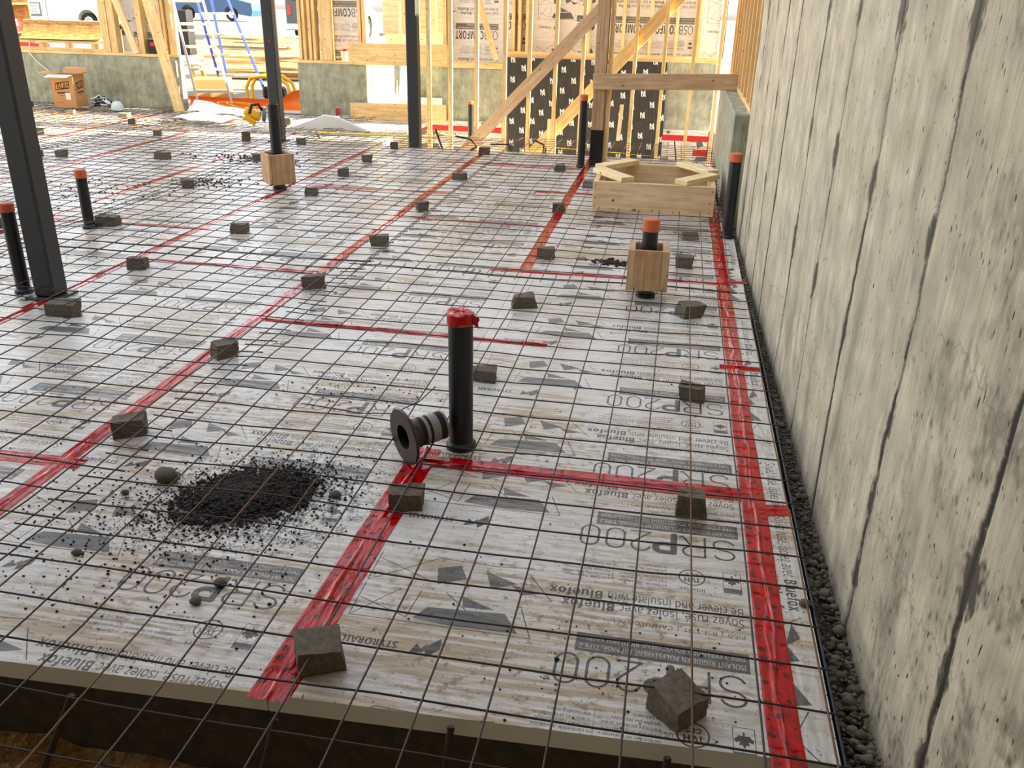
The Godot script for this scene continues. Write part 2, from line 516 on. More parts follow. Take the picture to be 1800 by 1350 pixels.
func board_picture(words: bool) -> Image:
	# 1.2192 m by 0.6096 m of printed facer, upright as it is read
	var w := 2048; var h := 1024
	var a := grain(41, 0.02, w, h, 8, 1, 3)
	var b := grain(42, 0.15, w, h, 2, 1, 1)
	var d := PackedByteArray()
	d.resize(w * h * 3)
	for i in w * h:
		var k: float = 0.872 + (a[i] - 128) * 0.00035 + (b[i] - 128) * 0.0002
		d[i * 3] = int(k * 255); d[i * 3 + 1] = int(k * 252); d[i * 3 + 2] = int(k * 243)
	var im := from_bytes(d, w, h)
	var ink := Color(0.29, 0.29, 0.29)
	var pale := Color(0.40, 0.40, 0.395)
	var white := Color(0.87, 0.87, 0.85)
	write(im, "Soyez rusé, isolez avec ", 112, 70, 82, ink, false, 1.0, 590)
	write(im, "Bluefox", 705, 70, 82, ink, true, 1.0, 250)
	write(im, "Be clever and insulate with ", 112, 152, 82, ink, false, 1.0, 650)
	write(im, "Bluefox", 765, 152, 82, ink, true, 1.0, 260)
	# leaf plate
	im.fill_rect(Rect2i(112, 262, 88, 40), pale)
	for e in [[0, 0, 1, 0], [1, 0, 1, 1], [1, 1, 0, 1], [0, 1, 0, 0]]:
		stroke(im, [Vector2(114 + 84 * e[0], 262 + 164 * e[1]), Vector2(114 + 84 * e[2], 262 + 164 * e[3])], 3, ink)
	var leaf := PackedVector2Array()
	for q in [[0, -40], [9, -22], [20, -28], [17, -4], [30, -14], [36, -6], [38, 2], [24, 18], [26, 24], [4, 22], [3, 42], [-3, 42], [-4, 22], [-26, 24], [-24, 18], [-38, 2], [-36, -6], [-30, -14], [-17, -4], [-20, -28], [-9, -22]]:
		leaf.append(Vector2(156 + q[0], 362 + q[1]))
	fill_poly(im, leaf, ink)
	# listing mark
	write(im, "Intertek", 285, 268, 36, ink)
	ring(im, Vector2(350, 352), 62, 7, ink)
	write(im, "IVH", 312, 350, 46, ink, true)
	write(im, "CPS", 316, 388, 38, ink, true)
	write(im, "C", 262, 345, 30, ink)
	write(im, "US", 425, 345, 30, ink)
	# small print columns
	write(im, "ATTENTION: Ce produit est", 470, 268, 24, ink, true, 1.0, 240)
	write(im, "combustible. Un revêtement", 470, 298, 24, ink, false, 1.0, 240)
	write(im, "protecteur ou une barrière", 470, 328, 24, ink, false, 1.0, 235)
	write(im, "thermique est requis tel que", 470, 358, 24, ink, false, 1.0, 240)
	write(im, "spécifié par les codes", 470, 388, 24, ink, false, 1.0, 200)
	write(im, "du bâtiment.", 470, 418, 24, ink, false, 1.0, 120)
	write(im, "CAUTION: This product", 750, 268, 24, ink, true, 1.0, 220)
	write(im, "is combustible. A protective", 750, 298, 24, ink, false, 1.0, 230)
	write(im, "barrier or thermal barrier", 750, 328, 24, ink, false, 1.0, 225)
	write(im, "is required as specified in", 750, 358, 24, ink, false, 1.0, 230)
	write(im, "the building codes.", 750, 388, 24, ink, false, 1.0, 180)
	stroke(im, [Vector2(735, 250), Vector2(735, 420)], 2, pale)
	# grade in thin strokes, the P bold
	var t := 12.0
	var y0 := 535.0; var y1 := 712.0; var ym := 620.0
	if words:
		var s := arc(Vector2(185, 577), Vector2(50, 42), -20, -270, 12) + arc(Vector2(185, 664), Vector2(52, 46), -90, 160, 12)
		stroke(im, s, t, ink)
		stroke(im, [Vector2(282, y1), Vector2(282, y0), Vector2(350, y0)] + arc(Vector2(350, 578), Vector2(44, 43), -90, 90) + [Vector2(282, ym)], t, ink)
		stroke(im, [Vector2(345, ym), Vector2(398, y1)], t, ink)
		im.fill_rect(Rect2i(402, int(y1) - 12, 14, 14), ink)
		stroke(im, [Vector2(442, y1), Vector2(442, y0 + 10), Vector2(498, y0 + 10)] + arc(Vector2(498, 582), Vector2(38, 38), -90, 90) + [Vector2(442, ym)], 34, ink)
		stroke(im, arc(Vector2(612, 585), Vector2(48, 50), -170, 20, 10) + [Vector2(565, y1), Vector2(668, y1)], t, ink)
		for x in [745.0, 880.0]:
			stroke(im, arc(Vector2(x, 580), Vector2(46, 46), -180, 0) + arc(Vector2(x, 668), Vector2(46, 46), 0, 180) + [Vector2(x - 46, 580)], t, ink)
		write(im, "TM", 935, 712, 26, ink)
		im.fill_rect(Rect2i(108, 738, 750, 124), pale)
		write(im, "ISOLANT RIGIDE EN POLYSTYRÈNE EXPANSÉ, TYPE 2", 122, 790, 46, white, false, 1.0, 720)
		write(im, "TYPE 2 EXPANDED POLYSTYRENE RIGID INSULATION", 122, 846, 46, white, false, 1.0, 720)
		write(im, "Pi60 | RSI-1.41 | CAN/ULC-S701", 112, 985, 36, ink, false, 1.0, 600)
	else:
		stroke(im, arc(Vector2(175, 625), Vector2(48, 84), 0, 360, 20), 13, ink)
		write(im, "SB", 232, 710, 235, pale, false, 0.72)
		write(im, "COMFORT", 430, 710, 235, ink, true, 1.0, 640)
		im.fill_rect(Rect2i(108, 738, 950, 124), pale)
		write(im, "PANNEAU ISOLANT ET REVÊTEMENT INTERMÉDIAIRE", 122, 790, 46, white, false, 1.0, 900)
		write(im, "INSULATED SHEATHING PANEL", 122, 846, 46, white, false, 1.0, 700)
	# plain angular decoration: grey facets and ruled lines
	for q in [[[1120, 790], [1420, 780], [1380, 900], [1200, 915]], [[1420, 780], [1610, 800], [1560, 890], [1380, 900]], [[1250, 930], [1400, 920], [1420, 1000]], [[1180, 120], [1300, 60], [1350, 190]], [[1430, 110], [1560, 40], [1590, 170], [1480, 210]], [[1050, 70], [1150, 40], [1210, 110]]]:
		var pl := PackedVector2Array()
		for k in q: pl.append(Vector2(k[0], k[1]))
		fill_poly(im, pl, pale)
	for l in [[1060, 770, 1900, 770], [1900, 770, 1900, 1015], [1640, 800, 1890, 900], [1640, 800, 1620, 1000], [1720, 1000, 1890, 780], [1060, 770, 1130, 960], [1600, 60, 1900, 200], [1900, 10, 1900, 250], [1600, 250, 1900, 10], [1300, 240, 1600, 250], [1000, 20, 1130, 200], [1380, 900, 1500, 1010], [1120, 260, 1300, 240]]:
		stroke(im, [Vector2(l[0], l[1]), Vector2(l[2], l[3])], 5, ink)
	write(im, "STYRORAIL" if words else "STYRORAIL", 1620, 632, 60, ink, true, 1.0, 260)
	for q in [[[1500, 590], [1560, 570], [1540, 640], [1515, 610], [1490, 650]], [[1480, 560], [1500, 620], [1440, 690], [1430, 620]]]:
		var pl := PackedVector2Array()
		for k in q: pl.append(Vector2(k[0], k[1]))
		fill_poly(im, pl, ink)
	return im

func dirt_picture() -> Image:
	# trodden mud on the boards: x from -3.3 to 0.6, z from -1.35 to -5.25
	var w := 1536
	var a := grain(51, 0.02, w, w, 14, 1, 4)
	var b := grain(52, 0.004, w, w, 1, 1, 4)
	var c := grain(53, 0.22, w, w, 1, 1, 1)
	var e := grain(54, 0.05, w, w, 1, 1, 3)
	var g2 := grain(55, 0.10, w, w, 20, 1, 3)
	var d := PackedByteArray()
	d.resize(w * w * 4)
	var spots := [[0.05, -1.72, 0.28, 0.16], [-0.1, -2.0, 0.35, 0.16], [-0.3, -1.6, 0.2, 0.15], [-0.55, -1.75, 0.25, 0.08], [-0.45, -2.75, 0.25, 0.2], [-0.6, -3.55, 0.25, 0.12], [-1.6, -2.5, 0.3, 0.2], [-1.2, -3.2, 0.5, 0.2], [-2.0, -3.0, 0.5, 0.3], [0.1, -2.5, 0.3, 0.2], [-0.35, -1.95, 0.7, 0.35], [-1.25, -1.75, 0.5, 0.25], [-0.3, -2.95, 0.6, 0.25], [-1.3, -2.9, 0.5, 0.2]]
	for y in w:
		var zz := -1.35 - 3.9 * y / w
		for x in w:
			var xx := -3.3 + 3.9 * x / w
			var i := y * w + x
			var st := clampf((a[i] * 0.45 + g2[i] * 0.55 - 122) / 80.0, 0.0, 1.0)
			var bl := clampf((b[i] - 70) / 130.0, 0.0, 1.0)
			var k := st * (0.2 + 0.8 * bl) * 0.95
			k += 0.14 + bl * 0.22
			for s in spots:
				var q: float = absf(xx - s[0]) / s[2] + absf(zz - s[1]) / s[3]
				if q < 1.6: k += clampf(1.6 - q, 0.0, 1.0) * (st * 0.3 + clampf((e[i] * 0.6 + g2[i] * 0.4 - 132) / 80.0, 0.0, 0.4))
			var cr := 194; var cg := 167; var cb := 122
			if c[i] > 226 and e[i] > 110:
				k = 0.85; cr = 62; cg = 50; cb = 36
			elif e[i] > 196:
				k = maxf(k, (e[i] - 196) * 0.014 * (0.3 + bl)); cr = 140; cg = 112; cb = 74
			var pq := (Vector2(xx + 1.29, zz + 2.31).rotated(0.6) / Vector2(0.30, 0.22)).length()
			if pq < 1.7:                           # fine soil spilt round the dirt pile
				var so := clampf((1.45 - pq) * 0.9 + (e[i] - 128) * 0.012 + (c[i] - 128) * 0.008, 0.0, 0.8)
				if so > k:
					k = so; cr = 84; cg = 69; cb = 49
			d[i * 4] = cr; d[i * 4 + 1] = cg; d[i * 4 + 2] = cb
			d[i * 4 + 3] = int(clampf(k, 0.0, 0.85) * 255)
	return from_bytes(d, w, w, Image.FORMAT_RGBA8)

func tape_picture() -> Image:
	var w := 1024; var h := 128
	var a := grain(61, 0.02, w, h, 2, 1, 3)
	var im := Image.create(w, h, false, Image.FORMAT_RGB8)
	for y in h:
		for x in w:
			var k: float = 0.9 + (a[y * w + x] - 128) * 0.0016
			im.set_pixel(x, y, Color(0.80 * k, 0.025 * k, 0.03 * k))
	var r := RandomNumberGenerator.new()
	r.seed = 9
	var dark := Color(0.20, 0.015, 0.02, 0.8)
	for k in 22:                                   # printed seals and words, seen through the film
		var c := Vector2(20 + k * 46.0 + r.randf_range(-14, 14), 26 + (k * 2 % 3) * 36 + r.randf_range(-10, 10))
		var q := PackedVector2Array()
		var big := r.randf_range(9, 19)
		for j in 9:
			var a2 := TAU * j / 9.0
			q.append(c + Vector2(cos(a2), sin(a2)) * big * r.randf_range(0.6, 1.15))
		fill_poly(im, q, Color(dark, r.randf_range(0.45, 0.9)))
		stroke(im, [c + Vector2(-big * 0.5, 2), c + Vector2(big * 0.5, -2)], 3.0, Color(0.6, 0.03, 0.04, 0.8))
		if k % 2 == 0: stroke(im, [c + Vector2(big + 6, 4), c + Vector2(big + 22, 3)], 3.5, Color(dark, 0.6))
	return im

func membrane_picture() -> Image:
	var w := 512
	var a := grain(71, 0.05, w, w, 1, 8, 2)
	var im := Image.create(w, w, false, Image.FORMAT_RGB8)
	for y in w:
		for x in w:
			var k: float = 0.16 + (a[y * w + x] - 128) * 0.0005
			im.set_pixel(x, y, Color(k, k, k * 0.96))
	var white := Color(0.82, 0.83, 0.83)
	for q in [[70, 60], [330, 90], [190, 190], [450, 220], [80, 320], [320, 340], [210, 450], [450, 460]]:
		var o := Vector2(q[0], q[1])
		stroke(im, [o + Vector2(-20, 30), o + Vector2(-24, -30), o, o + Vector2(16, -34), o + Vector2(24, 28)], 13, white)
		stroke(im, [o + Vector2(-2, 34), o + Vector2(6, 6), o + Vector2(26, 34)], 12, white)
	return im

func box_picture() -> Image:
	var im := Image.create(256, 256, false, Image.FORMAT_RGB8)
	im.fill(Color(0.72, 0.54, 0.34))
	var ink := Color(0.12, 0.09, 0.07)
	for e in [[[50, 66], [206, 50]], [[206, 50], [200, 100]], [[200, 100], [44, 116]], [[44, 116], [50, 66]]]:
		stroke(im, [Vector2(e[0][0], e[0][1]), Vector2(e[1][0], e[1][1])], 7, ink)
	write(im, "GLAD", 62, 106, 56, ink, true)
	stroke(im, [Vector2(60, 140), Vector2(190, 136)], 13, Color(0.3, 0.2, 0.13))
	stroke(im, [Vector2(80, 160), Vector2(170, 158)], 4, Color(0.4, 0.28, 0.18))
	stroke(im, [Vector2(40, 215), Vector2(120, 215)], 4, Color(0.45, 0.32, 0.2))
	return im

func make_materials() -> void:
	M.lumber = wood_mat(101, Color(0.83, 0.68, 0.43), Color(0.94, 0.82, 0.59))
	M.lumber_pale = wood_mat(107, Color(0.87, 0.75, 0.53), Color(0.95, 0.87, 0.68))
	M.lumber_grey = wood_mat(113, Color(0.70, 0.57, 0.43), Color(0.80, 0.69, 0.54))
	M.ply = wood_mat(119, Color(0.68, 0.52, 0.36), Color(0.80, 0.66, 0.49), 4)
	M.form = wood_mat(127, Color(0.80, 0.67, 0.50), Color(0.90, 0.80, 0.64), 5)
	M.osb = wood_mat(131, Color(0.58, 0.41, 0.20), Color(0.78, 0.60, 0.34), 12)
	M.osb.uv1_scale = Vector3(3, 3, 1)
	var ct := tex(concrete_picture())
	var sp := tex(stone_picture())
	M.wall = mat(Color(0.905, 0.875, 0.795), 0.55)
	M.wall.albedo_texture = ct
	bumped(M.wall, ct, 0.5)
	M.wall.detail_enabled = true
	M.wall.detail_blend_mode = BaseMaterial3D.BLEND_MODE_MIX
	M.wall.detail_uv_layer = BaseMaterial3D.DETAIL_UV_2
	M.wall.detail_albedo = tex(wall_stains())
	M.concrete = mat(Color(0.75, 0.76, 0.68), 0.85)
	M.concrete.albedo_texture = ct
	tri_map(M.concrete, 0.9, true)
	M.wrap_grey = mat(Color(0.72, 0.73, 0.74), 0.8)
	M.block = mat(Color(0.50, 0.46, 0.395), 0.95)
	M.block.albedo_texture = sp
	tri_map(M.block, 4.0)
	M.block_pale = mat(Color(0.62, 0.59, 0.53), 0.95)
	M.block_pale.albedo_texture = sp
	tri_map(M.block_pale, 4.0)
	M.block_brown = mat(Color(0.47, 0.37, 0.31), 0.95)
	M.block_brown.albedo_texture = sp
	tri_map(M.block_brown, 4.0)
	var foam_bump := FastNoiseLite.new()
	foam_bump.seed = 81
	foam_bump.frequency = 0.03
	foam_bump.fractal_octaves = 3
	var fb := foam_bump.get_seamless_image(256, 512)
	fb.resize(1024, 512, Image.INTERPOLATE_CUBIC)
	M.board = mat(Color.WHITE, 0.33)
	M.board.albedo_texture = tex(board_picture(true))
	M.board.detail_enabled = true
	M.board.detail_blend_mode = BaseMaterial3D.BLEND_MODE_MUL
	M.board.detail_uv_layer = BaseMaterial3D.DETAIL_UV_2
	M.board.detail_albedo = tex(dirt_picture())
	bumped(M.board, tex(fb), 0.35)
	M.foam = mat(Color(0.86, 0.86, 0.84), 0.8)
	M.panel = mat(Color.WHITE, 0.55)
	M.panel.albedo_texture = tex(board_picture(false))
	M.tape = mat(Color.WHITE, 0.08)
	M.tape.albedo_texture = tex(tape_picture())
	var crinkle := FastNoiseLite.new()
	crinkle.seed = 83
	crinkle.noise_type = FastNoiseLite.TYPE_CELLULAR
	crinkle.cellular_return_type = FastNoiseLite.RETURN_DISTANCE
	crinkle.frequency = 0.02
	var cr := crinkle.get_seamless_image(512, 256)
	bumped(M.tape, tex(cr), 0.06)
	M.tape.metallic_specular = 0.4
	M.tape.clearcoat_enabled = true
	M.tape.clearcoat = 0.15
	M.tape.clearcoat_roughness = 0.03
	M.tape_plain = mat(Color(0.72, 0.03, 0.04), 0.12)
	M.wire = mat(Color(0.22, 0.17, 0.135), 0.6, 0.1)
	M.wire_rusty = mat(Color(0.42, 0.29, 0.17), 0.75, 0.1)
	M.rebar = mat(Color(0.22, 0.15, 0.11), 0.75, 0.1)
	M.abs = mat(Color(0.095, 0.10, 0.105), 0.38)
	M.cap = mat(Color(0.78, 0.38, 0.21), 0.6)
	M.steel = mat(Color(0.20, 0.205, 0.205), 0.42, 0.0)
	M.flange = mat(Color(0.22, 0.125, 0.115), 0.4)
	M.membrane = mat(Color.WHITE, 0.6)
	M.membrane.albedo_texture = tex(membrane_picture())
	M.wrap = mat(Color(0.05, 0.05, 0.052), 0.4)
	M.poly = mat(Color(0.72, 0.60, 0.43), 0.22)
	bumped(M.poly, tex(cr), 3.0)
	M.poly.uv1_scale = Vector3(2.0, 2.0, 1)
	M.soil = mat(Color(0.36, 0.325, 0.265), 0.95)
	M.soil.albedo_texture = sp
	tri_map(M.soil, 1.5, true)
	M.mud = mat(Color(0.17, 0.145, 0.115), 0.9)
	M.gravel = mat(Color(0.47, 0.44, 0.385), 0.9)
	M.gravel.vertex_color_use_as_albedo = true
	M.crumb = mat(Color(0.17, 0.14, 0.105), 0.9)
	M.crumb.vertex_color_use_as_albedo = true
	M.ground = mat(Color(0.62, 0.60, 0.55), 0.95)
	M.ground.albedo_texture = sp
	tri_map(M.ground, 0.5, true)
	M.cardboard = mat(Color(0.72, 0.54, 0.34), 0.85)
	M.carton = mat(Color.WHITE, 0.85)
	M.carton.albedo_texture = tex(box_picture())
	M.carton_white = mat(Color(0.84, 0.86, 0.88), 0.7)
	M.alu = mat(Color(0.78, 0.77, 0.74), 0.4, 0.6)
	M.blue = mat(Color(0.20, 0.30, 0.72), 0.5)
	M.cream = mat(Color(0.86, 0.83, 0.70), 0.6)
	M.orange = mat(Color(1.0, 0.52, 0.17), 0.45)
	M.white = mat(Color(0.87, 0.88, 0.88), 0.5)
	M.paper = mat(Color(0.88, 0.86, 0.82), 0.8)
	M.yellow = mat(Color(0.92, 0.70, 0.08), 0.45)
	M.black = mat(Color(0.05, 0.05, 0.05), 0.6)
	M.grey = mat(Color(0.42, 0.42, 0.42), 0.6)
	M.red = mat(Color(0.72, 0.08, 0.07), 0.5)
	M.pink = mat(Color(0.80, 0.12, 0.22), 0.5)
	M.van = mat(Color(0.84, 0.87, 0.88), 0.3)
	M.van.clearcoat_enabled = true
	M.van.clearcoat = 0.5
	M.van_dark = mat(Color(0.24, 0.28, 0.28), 0.35)
	M.car_blue = mat(Color(0.14, 0.28, 0.42), 0.35)
	M.rubber = mat(Color(0.07, 0.07, 0.075), 0.85)
	M.chrome = mat(Color(0.75, 0.76, 0.77), 0.25, 0.8)
	M.lamp = mat(Color(0.62, 0.14, 0.12), 0.3)
	M.plastic = mat(Color(0.80, 0.86, 0.84), 0.35)
	M.string = mat(Color(0.85, 0.72, 0.15), 0.7)
	M.cord = mat(Color(0.82, 0.82, 0.74), 0.7)
	M.label = mat(Color(0.55, 0.51, 0.46), 0.6)
	M.glass = mat(Color(0.10, 0.12, 0.13), 0.12)

# ------------------------------------------------------------------ the room
func wall_x(z: float) -> float:
	return 0.60 + 0.017 * (z + 1.5)

func make_shell() -> void:
	# right wall: cast concrete with open form joints
	var m := MB.new()
	var zs := []
	var z := -6.67
	while z < BACK:
		zs.append(z)
		z += 0.06
	for s in WALL_SEAMS:
		for d in [-0.016, -0.006, 0.0, 0.006, 0.016]: zs.append(s + d)
	zs.append(BACK)
	zs.sort()
	var nz := FastNoiseLite.new()
	nz.seed = 3
	nz.frequency = 1.1
	var nj := FastNoiseLite.new()
	nj.seed = 4
	nj.frequency = 9.0
	var rows := []; var uvs := []; var uv2s := []
	for i in 49:
		var y := -0.4 + 3.1 * i / 48.0
		var r := []; var u := []; var u2 := []
		for q in zs:
			var dx := nz.get_noise_2d(q, y) * 0.006 + nj.get_noise_2d(q, y * 0.3) * 0.0012
			for s in WALL_SEAMS:
				var d := absf(q - s)
				if d < 0.004: dx += 0.007 + nj.get_noise_2d(y * 3.0, s) * 0.004
				elif d < 0.012: dx += 0.001
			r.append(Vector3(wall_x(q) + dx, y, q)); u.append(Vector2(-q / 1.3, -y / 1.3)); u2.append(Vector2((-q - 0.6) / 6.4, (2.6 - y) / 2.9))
		rows.append(r); uvs.append(u); uv2s.append(u2)
	m.sheet(rows, uvs, Vector3.LEFT, uv2s)
	var xe := wall_x(-6.67); var xb := wall_x(BACK)
	m.quad(Vector3(xe, -0.4, -6.67), Vector3(xe + 0.25, -0.4, -6.67), Vector3(xe + 0.25, 2.7, -6.67), Vector3(xe, 2.7, -6.67), Vector3.FORWARD)
	m.quad(Vector3(xe, 2.7, -6.67), Vector3(xe + 0.25, 2.7, -6.67), Vector3(xb + 0.25, 2.7, BACK), Vector3(xb, 2.7, BACK), Vector3.UP)
	m.quad(Vector3(xe + 0.25, -0.4, -6.67), Vector3(xb + 0.25, -0.4, BACK), Vector3(xb + 0.25, 2.7, BACK), Vector3(xe + 0.25, 2.7, -6.67), Vector3.RIGHT)
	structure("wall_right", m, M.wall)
	# behind the viewer and on the left: concrete below, openings above, outside the frame
	m = mb(); m.bx(Vector3(-5.6, 1.1, BACK + 0.12), Vector3(13.0, 3.2, 0.24))
	structure("wall_back", m, M.concrete)
	m = mb(); m.bx(Vector3(-12.1, 0.15, -4.3), Vector3(0.24, 1.1, 15.2))
	structure("wall_left", m, M.concrete)
	# deck overhead, carried by the steel columns
	m = mb(); m.bx(Vector3(-5.6, 2.78, (BACK + ROOF) * 0.5), Vector3(13.4, 0.06, BACK - ROOF + 0.3))
	var ceil := structure("ceiling", m, M.osb)
	var jm := mb()
	jm.bx(Vector3.ZERO, Vector3(13.2, 0.24, 0.038))
	var joist := jm.mesh()
	var jz := BACK - 0.2
	while jz > -9.3:
		var o := MeshInstance3D.new()
		o.name = "joist"
		o.mesh = joist
		o.material_override = M.lumber_grey
		ceil.add_child(o, true)
		o.position = Vector3(-5.6, 2.63, jz)
		jz -= 0.81
	# added unseen wall above the right wall, blocks sun coming over its top
	m = mb(); m.bx(Vector3(0.80, 4.15, -3.3), Vector3(0.16, 2.9, 13.0))
	structure("wall_sun_block", m, M.wrap_grey)
	# ground outside and under everything
	m = MB.new()
	for r in [[-60, -11.9, -90, 40, -0.03], [0.86, 40, -90, 40, -0.03], [-60, -5.2, -90, -11.9, -0.04], [-5.2, 0.9, -90, -12.1, -0.04], [-60, 40, 3.3, 40, -0.03]]:
		m.quad(Vector3(r[0], r[4], r[2]), Vector3(r[1], r[4], r[2]), Vector3(r[1], r[4], r[3]), Vector3(r[0], r[4], r[3]), Vector3.UP)
	structure("ground", m, M.ground)

const ROOF := -1.3

# ------------------------------------------------------------------ insulation boards
func front_z(x: float) -> float:
	return -1.49 - 0.038 * (x + 0.85)

func board(parent: Node, x0: float, x1: float, za: float, zb: float, y: float, ph: Vector2, turned := false) -> void:
	# from za (near) to zb (far); the print reads from the far side
	var m := MB.new()
	var g := 0.0015
	x0 += g; x1 -= g
	var n0 := za - g; var n1 := za - g
	if za > -1.6:
		n0 = front_z(x0); n1 = front_z(x1)
	var f := zb + g
	var c := [Vector3(x0, y, n0), Vector3(x1, y, n1), Vector3(x1, y, f), Vector3(x0, y, f)]
	var k := MB.new()
	for p in c:
		var t := Vector2((SEAM - p.x) / 1.2192 + ph.x, -p.z / 0.6096 + ph.y)
		if turned: t = Vector2(p.z / 1.2192 + ph.x, -p.x / 0.6096 + ph.y)
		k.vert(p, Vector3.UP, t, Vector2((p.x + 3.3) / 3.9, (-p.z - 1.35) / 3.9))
	k.tri(0, 1, 2, Vector3.UP); k.tri(0, 2, 3, Vector3.UP)
	var o := part(parent, "insulation_board", k, M.board)
	var d := Vector3(0, -0.052, 0)
	for e in [[0, 1, Vector3.BACK], [1, 2, Vector3.RIGHT], [2, 3, Vector3.FORWARD], [3, 0, Vector3.LEFT]]:
		m.quad(c[e[0]], c[e[1]], c[e[1]] + d, c[e[0]] + d, e[2])
	m.quad(c[0] + d, c[1] + d, c[2] + d, c[3] + d, Vector3.DOWN)
	part(o, "foam_core", m, M.foam)

const SEAMS_Z := [[-2.69, -5.13, -7.55], [-3.97, -6.36, -8.8], [-2.40, -4.81, -7.25], [-3.18, -5.62, -8.05, -10.49], [-2.3, -4.74, -7.18, -9.62], [-3.4, -5.84, -8.28, -10.72], [-2.6, -5.04, -7.48, -9.92], [-3.8, -6.24, -8.68, -11.1], [-2.4, -4.84, -7.28, -9.72]]

func make_floor() -> void:
	var base := MB.new()
	base.bx(Vector3(-5.6, -0.10, -5.55), Vector3(12.3, 0.06, 8.0))
	base.bx(Vector3(-7.75, -0.10, -10.7), Vector3(8.1, 0.06, 2.4))
	base.bx(Vector3(-5.6, -0.24, -1.62), Vector3(12.3, 0.30, 0.14))
	var floor_node := structure("floor", base, M.soil)
	for c in SEAMS_Z.size():
		var x1: float = SEAM - BOARD * c
		var x0: float = x1 - BOARD
		var last := -9.6 if c < 3 else FAR
		var cuts: Array = [-1.5] + SEAMS_Z[c] + [last]
		for i in cuts.size() - 1:
			var ph := Vector2(0.0, rng.randf())
			if c == 0: ph = Vector2(0.0, 0.772 if cuts[i] > -2.0 else 0.085)
			elif c == 1: ph = Vector2(-0.035, 0.592 if i == 0 else 0.3)
			board(floor_node, x0, x1, cuts[i], cuts[i + 1], rng.randf_range(-0.0012, 0.0012), ph)
	var cuts := [-1.5, -2.63, -3.85, -5.2, -6.4, -7.4]
	for i in cuts.size() - 1:
		board(floor_node, SEAM, 0.492 - 0.004 * i, cuts[i], cuts[i + 1], 0.0, Vector2(0.172 + 0.3 * i, 0.778), true)
	# the lower strips in front of and beyond the boards
	var rows := []; var uvs := []
	var nz := FastNoiseLite.new()
	nz.seed = 12
	nz.frequency = 2.2
	for i in 40:
		var r := []; var u := []
		for j in 90:
			var p := Vector3(-8.0 + 8.7 * j / 89.0, 0, -1.58 + 2.2 * i / 39.0)
			p.y = -0.36 + absf(nz.get_noise_2d(p.x * 1.5, p.z)) * 0.05 + nz.get_noise_2d(p.x * 4.0, p.z * 4.0) * 0.012
			r.append(p); u.append(Vector2(p.x, p.z))
		rows.append(r); uvs.append(u)
	var m := MB.new()
	m.sheet(rows, uvs, Vector3.UP)
	part(floor_node, "vapour_sheet", m, M.poly)
	m = mb()
	m.bx(Vector3(-1.55, -0.68, -10.75), Vector3(4.5, 0.06, 2.5))
	m.bx(Vector3(-1.55, -0.38, -9.66), Vector3(4.4, 0.62, 0.10))
	m.bx(Vector3(-3.74, -0.38, -10.7), Vector3(0.10, 0.66, 2.2))
	part(floor_node, "lower_bed", m, M.foam)

# ------------------------------------------------------------------ red tape
func tape(label: String, a: Vector2, b: Vector2, wid: float, crease: float, sd: int, parent: Node = null, called := "seam_tape", y0 := 0.0) -> void:
	var r := RandomNumberGenerator.new()
	r.seed = sd
	var nz := FastNoiseLite.new()
	nz.seed = sd
	nz.frequency = 3.0
	var l := a.distance_to(b)
	var k := maxi(int(l / 0.035), 3)
	var dir := (b - a) / l
	var nr := Vector2(-dir.y, dir.x)
	var rows := []; var uvs := []
	var cols := 31
	for i in k + 1:
		var s := l * i / k
		var row := []; var u := []
		var drift := nz.get_noise_2d(s * 0.4, 50.0) * 0.005
		for j in cols:
			var t := float(j) / (cols - 1)
			var across := (t - 0.5) * wid + drift
			# long folds that wander across the tape
			var hgt := 0.0016
			for q in 3:
				var c := 0.5 + 0.42 * nz.get_noise_2d(s * 0.35, 10.0 * q)
				var f := maxf(1.0 - absf(t - c) / 0.065, 0.0)
				hgt += crease * f * clampf(0.6 + nz.get_noise_2d(s * 0.8, 7.0 + q * 13.0) * 1.6, 0.0, 1.3)
			hgt += crease * 0.18 * absf(nz.get_noise_2d(s * 5.0, t * 3.0))
			if j == 0 or j == cols - 1: hgt = 0.0007
			var p := a + dir * s + nr * across
			row.append(Vector3(p.x, y0 + hgt, p.y)); u.append(Vector2(s / 0.62 + sd * 0.37, t))
		rows.append(row); uvs.append(u)
	var m := MB.new()
	m.sheet(rows, uvs, Vector3.UP)
	if parent: part(parent, called, m, M.tape)
	else: solo("seam_tape", label, "tape", m, M.tape, "red tape over the board seams")

